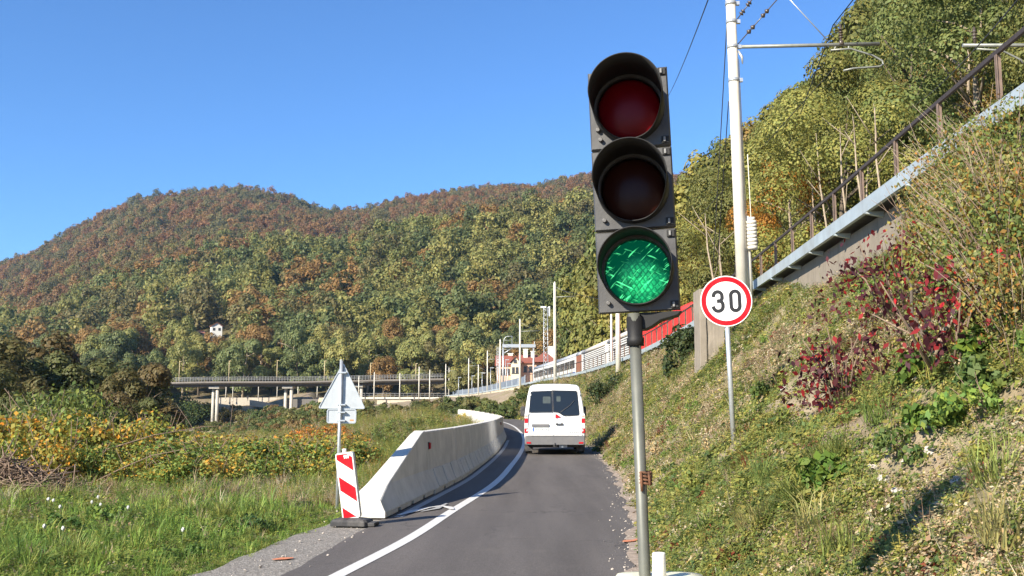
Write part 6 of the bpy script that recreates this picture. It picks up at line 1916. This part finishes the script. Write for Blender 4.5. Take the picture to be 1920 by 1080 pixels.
# ------------------------------------------------------------------ bridge, viaduct, far bank
def bridge():
    Y = 275.0; X = lambda px: at(px, 715, Y).x
    conc = concrete("bridge_concrete", (0.17, 0.15, 0.13), 0.4, 0.4); lit = concrete("column_concrete_lit", (0.46, 0.43, 0.37), 0.3, 0.5)  # columns and crossheads carry their sunlit tone in a paler colour
    t = thing("road_bridge", "long grey concrete road bridge on slim columns across the valley", "bridge", (0, 0, 0))
    pxs = np.linspace(225, 832, 28)
    def yy(px): return Y + 14 * ((400 - px) / 200) ** 2 * (px < 400)
    def zz(px): return at(600, 715, Y).z - 0.2 + (0.5 if px > 600 else 0.5) * 0 - 0.5 * ((500 - px) / 280) ** 2 * (px < 500) + (px > 560) * (px - 560) / 260 * 0.75
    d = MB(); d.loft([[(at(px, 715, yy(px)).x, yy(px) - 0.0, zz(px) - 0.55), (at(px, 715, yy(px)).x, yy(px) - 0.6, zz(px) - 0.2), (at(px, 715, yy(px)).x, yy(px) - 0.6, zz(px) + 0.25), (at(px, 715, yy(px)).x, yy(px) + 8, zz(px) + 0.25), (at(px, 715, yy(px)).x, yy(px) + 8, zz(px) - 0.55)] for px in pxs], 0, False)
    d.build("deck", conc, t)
    gd = MB(); gd.loft([[(at(px, 715, yy(px)).x, yy(px) + 0.6 + a, zz(px) + b) for a, b in ((0.6, -1.1), (0.6, -0.552), (6, -0.552), (6, -1.1))] for px in pxs], 0, False); gd.build("girder", mat("bridge_underside_shade", (0.08, 0.072, 0.066), 0.9, var=0.2), t)  # shade below the deck is put into the girder's dark colour
    r = MB()
    for dz in (0.65, 1.0, 1.35): r.loft([[(at(px, 715, yy(px)).x, yy(px) - 0.5 + a, zz(px) + dz + b) for a, b in ((0, 0), (0.07, 0), (0.07, 0.09), (0, 0.09))] for px in pxs], 0, False)
    for px in np.arange(228, 830, 5.2): r.box(at(px, 715, yy(px)).x - 0.05, at(px, 715, yy(px)).x + 0.05, yy(px) - 0.52, yy(px) - 0.42, zz(px) + 0.2, zz(px) + 1.4)
    r.build("railing", mat("rail_grey", (0.20, 0.20, 0.20), 0.6, 0.3, var=0.1), t)
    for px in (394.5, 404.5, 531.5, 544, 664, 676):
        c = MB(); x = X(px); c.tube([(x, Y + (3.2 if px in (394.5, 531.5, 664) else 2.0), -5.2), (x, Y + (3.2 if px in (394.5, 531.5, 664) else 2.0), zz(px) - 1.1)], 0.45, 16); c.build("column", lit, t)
    for px in (400, 538, 670):
        c = MB(); x = X(px); c.box(x - 1.5, x + 1.3, Y + 1.0, Y + 6.5, zz(px) - 1.65, zz(px) - 1.102); c.build("crosshead", lit, t)
    G = "yellowish lamp posts on the far bridge"
    for px, ty in ((337, 678), (430, 677), (520, 676), (609, 677), (695, 681), (780, 682)):
        q = at(px, ty, Y + 7.4); l = thing("bridge_lamp", "slim yellowish lamp post on the far road bridge", "lamp post", (q.x, Y + 7.4, zz(px) + 0.25), (0, 0, 0), G)
        P = MB(); P.tube([(0, 0, 0), (0, 0, q.z - zz(px) - 0.3)], [0.13, 0.09], 8); P.build("pole", mat_lamp, l); h = MB(); h.box(-0.12, 0.5, -0.1, 0.1, q.z - zz(px) - 0.3, q.z - zz(px) - 0.15); h.build("lamp_head", mat_lamp, l)
    # stone viaduct with arches carrying the railway
    Yv = 262.0; z1 = RAIL_Z; x0, x1 = at(660, 745, Yv).x, at(842, 745, Yv).x
    v = thing("stone_viaduct", "pale stone viaduct with round arches under the railway", "viaduct", (0, 0, 0))
    f = MB(); arches = [(at(px, 750, Yv).x, 1.35) for px in (722.5, 748)]
    xs0, xs1 = at(707, 745, Yv).x, at(771, 745, Yv).x; zb = -3.5; zs = at(735, 764, Yv).z
    edge = [xs0]
    poly_top = z1 - 0.35
    # piers and spandrels cut by half-round openings, built as vertical slices
    xsl = np.linspace(xs0, xs1, 90)
    def under(x):
        for c_, r_ in arches:
            if abs(x - c_) < r_: return zs + math.sqrt(max(0, r_ * r_ - (x - c_) ** 2))
        return zb
    for a_, b_ in zip(xsl[:-1], xsl[1:]):
        u0, u1 = under(a_), under(b_)
        if (u0 == zb) != (u1 == zb): u0 = u1 = min(max(u0, u1), zs) if max(u0, u1) > zb else zb
        f.add([(a_, Yv, u0), (b_, Yv, u1), (b_, Yv, poly_top), (a_, Yv, poly_top), (a_, Yv + 5, u0), (b_, Yv + 5, u1), (b_, Yv + 5, poly_top), (a_, Yv + 5, poly_top)], [(0, 1, 2, 3), (4, 7, 6, 5), (0, 4, 5, 1), (3, 2, 6, 7)])
    f.build("arched_wall", STONE, v)
    dk = MB(); dk.box(x0, x1, Yv - 0.4, Yv + 6, poly_top + 0.003, z1 + 0.05); dk.box(at(666, 745, Yv).x, at(671, 745, Yv).x, Yv - 0.2, Yv + 4, -3.5, poly_top); dk.build("deck", CONC_MAST, v)
    for px in (838,): 
        c = MB(); x = at(px, 745, Yv).x; c.box(x - 1.0, x + 0.6, Yv - 0.2, Yv + 4, -3, poly_top); c.build("pier", STONE, v)
    rl = MB(); rl.box(x0, x1, Yv - 0.35, Yv - 0.28, z1 + 1.0, z1 + 1.08); rl.box(x0, x1, Yv - 0.35, Yv - 0.28, z1 + 0.5, z1 + 0.56)
    for x in np.arange(x0, x1, 1.1): rl.box(x, x + 0.06, Yv - 0.35, Yv - 0.28, z1 + 0.05, z1 + 1.05)
    rl.build("railing", mat("viaduct_rail", (0.25, 0.25, 0.25), 0.6, 0.2), v)
    # far bank: road wall, ramp and abutment under the bridge
    Yw = 292.0
    def w(px0, px1, py0, py1, Yq, dep, m, name, label, cat):
        a, b = at(px0, py0, Yq), at(px1, py1, Yq); mb = MB(); mb.box(a.x, b.x, Yq, Yq + dep, b.z - 2.0, a.z); return tag(mb.build(name, m, None, 0.05), label, cat)
    w(405, 612, 745.5, 751, Yw, 3, concrete("road_wall", (0.48, 0.42, 0.34), 0.4, 0.5), "low_wall", "low pale wall of the lower road under the bridge", "wall")
    mb = MB(); a, b, c_, d_ = at(468, 750, 288), at(528, 760, 284), at(528, 772, 284), at(468, 760, 288)
    mb.add([a, b, c_, d_, a + Vector((0.3, 2, 0)), b + Vector((0.3, 2, 0)), c_ + Vector((.3, 2, 0)), d_ + Vector((.3, 2, 0))], [(0, 1, 2, 3), (4, 7, 6, 5), (0, 4, 5, 1), (1, 5, 6, 2), (2, 6, 7, 3), (3, 7, 4, 0)]); tag(mb.build("ramp_wall", concrete("ramp_concrete", (0.38, 0.34, 0.29), 0.4, 0.5)), "sloping concrete ramp wall between the bridge columns", "wall")
    t2 = thing("bridge_abutment", "concrete abutment with a sunlit sloping wing wall beside the triangular sign", "abutment", (0, 0, 0))
    Ya = 276.5; P = lambda px, py, o=0: at(px, py, Ya) + Vector((0, o, 0))
    m1 = MB(); m1.box(P(548, 0).x, P(612, 0).x, Ya + 2.5, Ya + 6, -4, P(560, 748).z); m1.build("back_wall", mat("abutment_shade", (0.14, 0.13, 0.12), 0.9, var=0.2), t2)  # shade of the dark opening painted as the wall's colour
    m2 = MB(); v4 = [P(592, 768), P(598, 746), P(612, 746), P(622, 770)]; m2.add(v4 + [p + Vector((0, 2.4, 0)) for p in v4], [(0, 1, 2, 3), (4, 5, 6, 7), (0, 1, 5, 4), (1, 2, 6, 5), (2, 3, 7, 6), (3, 0, 4, 7)]); m2.build("wing_wall", concrete("wing_concrete_lit", (0.56, 0.45, 0.31), 0.3, 0.5), t2)  # warm sunlight on the wing wall is put into its orange colour
    m3 = MB(); m3.box(P(569, 0).x, P(600, 0).x, Ya - 0.6, Ya + 1.2, -4.2, P(580, 768).z); m3.box(P(549, 0).x, P(555, 0).x, Ya - 0.2, Ya + 1.2, -4.2, P(550, 766).z); m3.build("lower_block", concrete("block_concrete", (0.42, 0.38, 0.32), 0.4, 0.5), t2)
    G = "pale posts along the lower road under the bridge"
    for px, ty in ((424, 722), (437, 722), (485, 720), (520, 718), (559, 719), (595, 720)):
        q = at(px, ty, 291); p_ = thing("road_post", "slim pale post on the lower road under the bridge", "post", (q.x, 291, 3.8), (0, 0, 0), G); k = MB(); k.tube([(0, 0, 0), (0, 0, q.z - 3.8)], [0.11, 0.08], 8); k.build("pole", CONC_MAST, p_); k2 = MB(); k2.tube([(0, 0, 0), (0, 0, 0.5)], 0.18, 8); k2.build("foot", CONC_MAST, p_)
    # gravel bar beside the river
    mb = MB(); pts = [(-95, 262), (-86, 270), (-60, 273), (-42, 271), (-40, 262), (-60, 257), (-82, 257)]
    gb = MB(); gb.add([(x, y, -4.12) for x, y in pts] + [(sum(p[0] for p in pts) / 7, 265, -3.75)], [(i, (i + 1) % 7, 7) for i in range(7)]); tag(gb.build("gravel_bar", mat("river_gravel", (0.40, 0.33, 0.27), 0.95, var=0.3, scale=1.2, dirt=(0.2, 0.15, 0.11))), "pale gravel bar at the river's edge", None, None, "structure")
    # a person walking on the lower road
    q = at(464.5, 746, 290); z0 = q.z - 1.0
    sk = bpy.data.meshes.new("person"); V = [(0, 0, .95), (0, 0, 1.25), (0, 0, 1.48), (0, 0, 1.56), (0, 0, 1.72), (-.1, 0, .9), (-.13, .1, .5), (-.14, 0, .06), (-.14, -.12, .04), (.1, 0, .9), (.13, -.14, .5), (.14, -.05, .06), (.14, -.18, .04), (-.2, 0, 1.44), (-.26, .06, 1.16), (-.25, -.06, .92), (.2, 0, 1.44), (.27, -.08, 1.17), (.25, -.25, 1.05)]
    Ed = [(0, 1), (1, 2), (2, 3), (3, 4), (0, 5), (5, 6), (6, 7), (7, 8), (0, 9), (9, 10), (10, 11), (11, 12), (2, 13), (13, 14), (14, 15), (2, 16), (16, 17), (17, 18)]
    sk.from_pydata(V, Ed, []); po = link(bpy.data.objects.new("person", sk)); po.location = (q.x, 290, z0)
    po.modifiers.new("skin", 'SKIN'); po.modifiers.new("sub", 'SUBSURF').levels = 1
    rad = [.16, .17, .15, .065, .11, .1, .07, .045, .04, .1, .07, .045, .04, .075, .05, .035, .075, .05, .035]
    for i, v_ in enumerate(sk.skin_vertices[0].data): v_.radius = (rad[i], rad[i] * .8); v_.use_root = (i == 0)
    sk.materials.append(mat("dark_clothes", (0.03, 0.03, 0.035), 0.8, var=0.3)); tag(po, "tiny person in dark clothes walking on the lower road under the bridge", "person")


mat_lamp = mat("lamp_yellowish", (0.50, 0.40, 0.22), 0.6, var=0.1)
bridge()


def hill_houses():
    wh = mat("house_white", (0.78, 0.76, 0.71), 0.8, var=0.05); tl = tile_mat("house_tiles", (0.30, 0.13, 0.09)); wn_ = mat("house_window", (0.05, 0.05, 0.05), 0.3); gy = mat("house_weathered", (0.42, 0.37, 0.31), 0.85, var=0.2)
    for (q, w, h, m, label, shed) in ((HOUSES[0], 0.0101 * HOUSES[0].y, 0.0075 * HOUSES[0].y, wh, "small white house with red roof high on the wooded hillside", 0), (HOUSES[1], 0.0115 * HOUSES[1].y, 0.0042 * HOUSES[1].y, gy, "low weathered hut left of the white hillside house", 1)):
        z0 = q.z
        t = thing("hillside_house", label, "house", (q.x, q.y, z0), (0, 0, math.radians(24)))
        b = MB(); b.box(-w / 2, w / 2, -w / 2, w / 2, -14, h); 
        if not shed: b.add([(-w / 2, -w / 2, h), (0, -w / 2, h + 1.4), (w / 2, -w / 2, h), (-w / 2, w / 2, h), (0, w / 2, h + 1.4), (w / 2, w / 2, h)], [(0, 1, 2), (3, 4, 5), (0, 1, 4, 3), (1, 2, 5, 4)])
        b.build("wall", m, t)
        r = MB(); gable_roof(r, -w / 2, w / 2, -w / 2, w / 2, h + 0.03, 1.4 if not shed else 1.0, 0.35, 'y' if not shed else 'x'); r.build("roof", tl, t)
        for x in (-1.1, 1.0): 
            k = MB(); k.box(x - .45, x + .45, -w / 2 - 0.05, -w / 2 - 0.003, h * 0.45, h * 0.45 + 1.1); k.build("window", wn_, t)


hill_houses()


# ------------------------------------------------------------------ the valley's haze
def haze():
    mb = MB(); mb.box(-1530, 1530, -1530, 1530, -9, 300)
    m = bpy.data.materials.new("haze_air"); m.use_nodes = True
    n = m.node_tree; n.nodes.remove(n.nodes["Principled BSDF"])
    v = n.nodes.new("ShaderNodeVolumePrincipled"); v.inputs["Color"].default_value = (0.36, 0.68, 1.0, 1); v.inputs["Density"].default_value = 0.00009; v.inputs["Anisotropy"].default_value = 0.2
    n.links.new(v.outputs[0], n.nodes["Material Output"].inputs["Volume"])
    tag(mb.build("haze", m), "thin blue autumn haze filling the valley", None, None, "stuff")


haze()
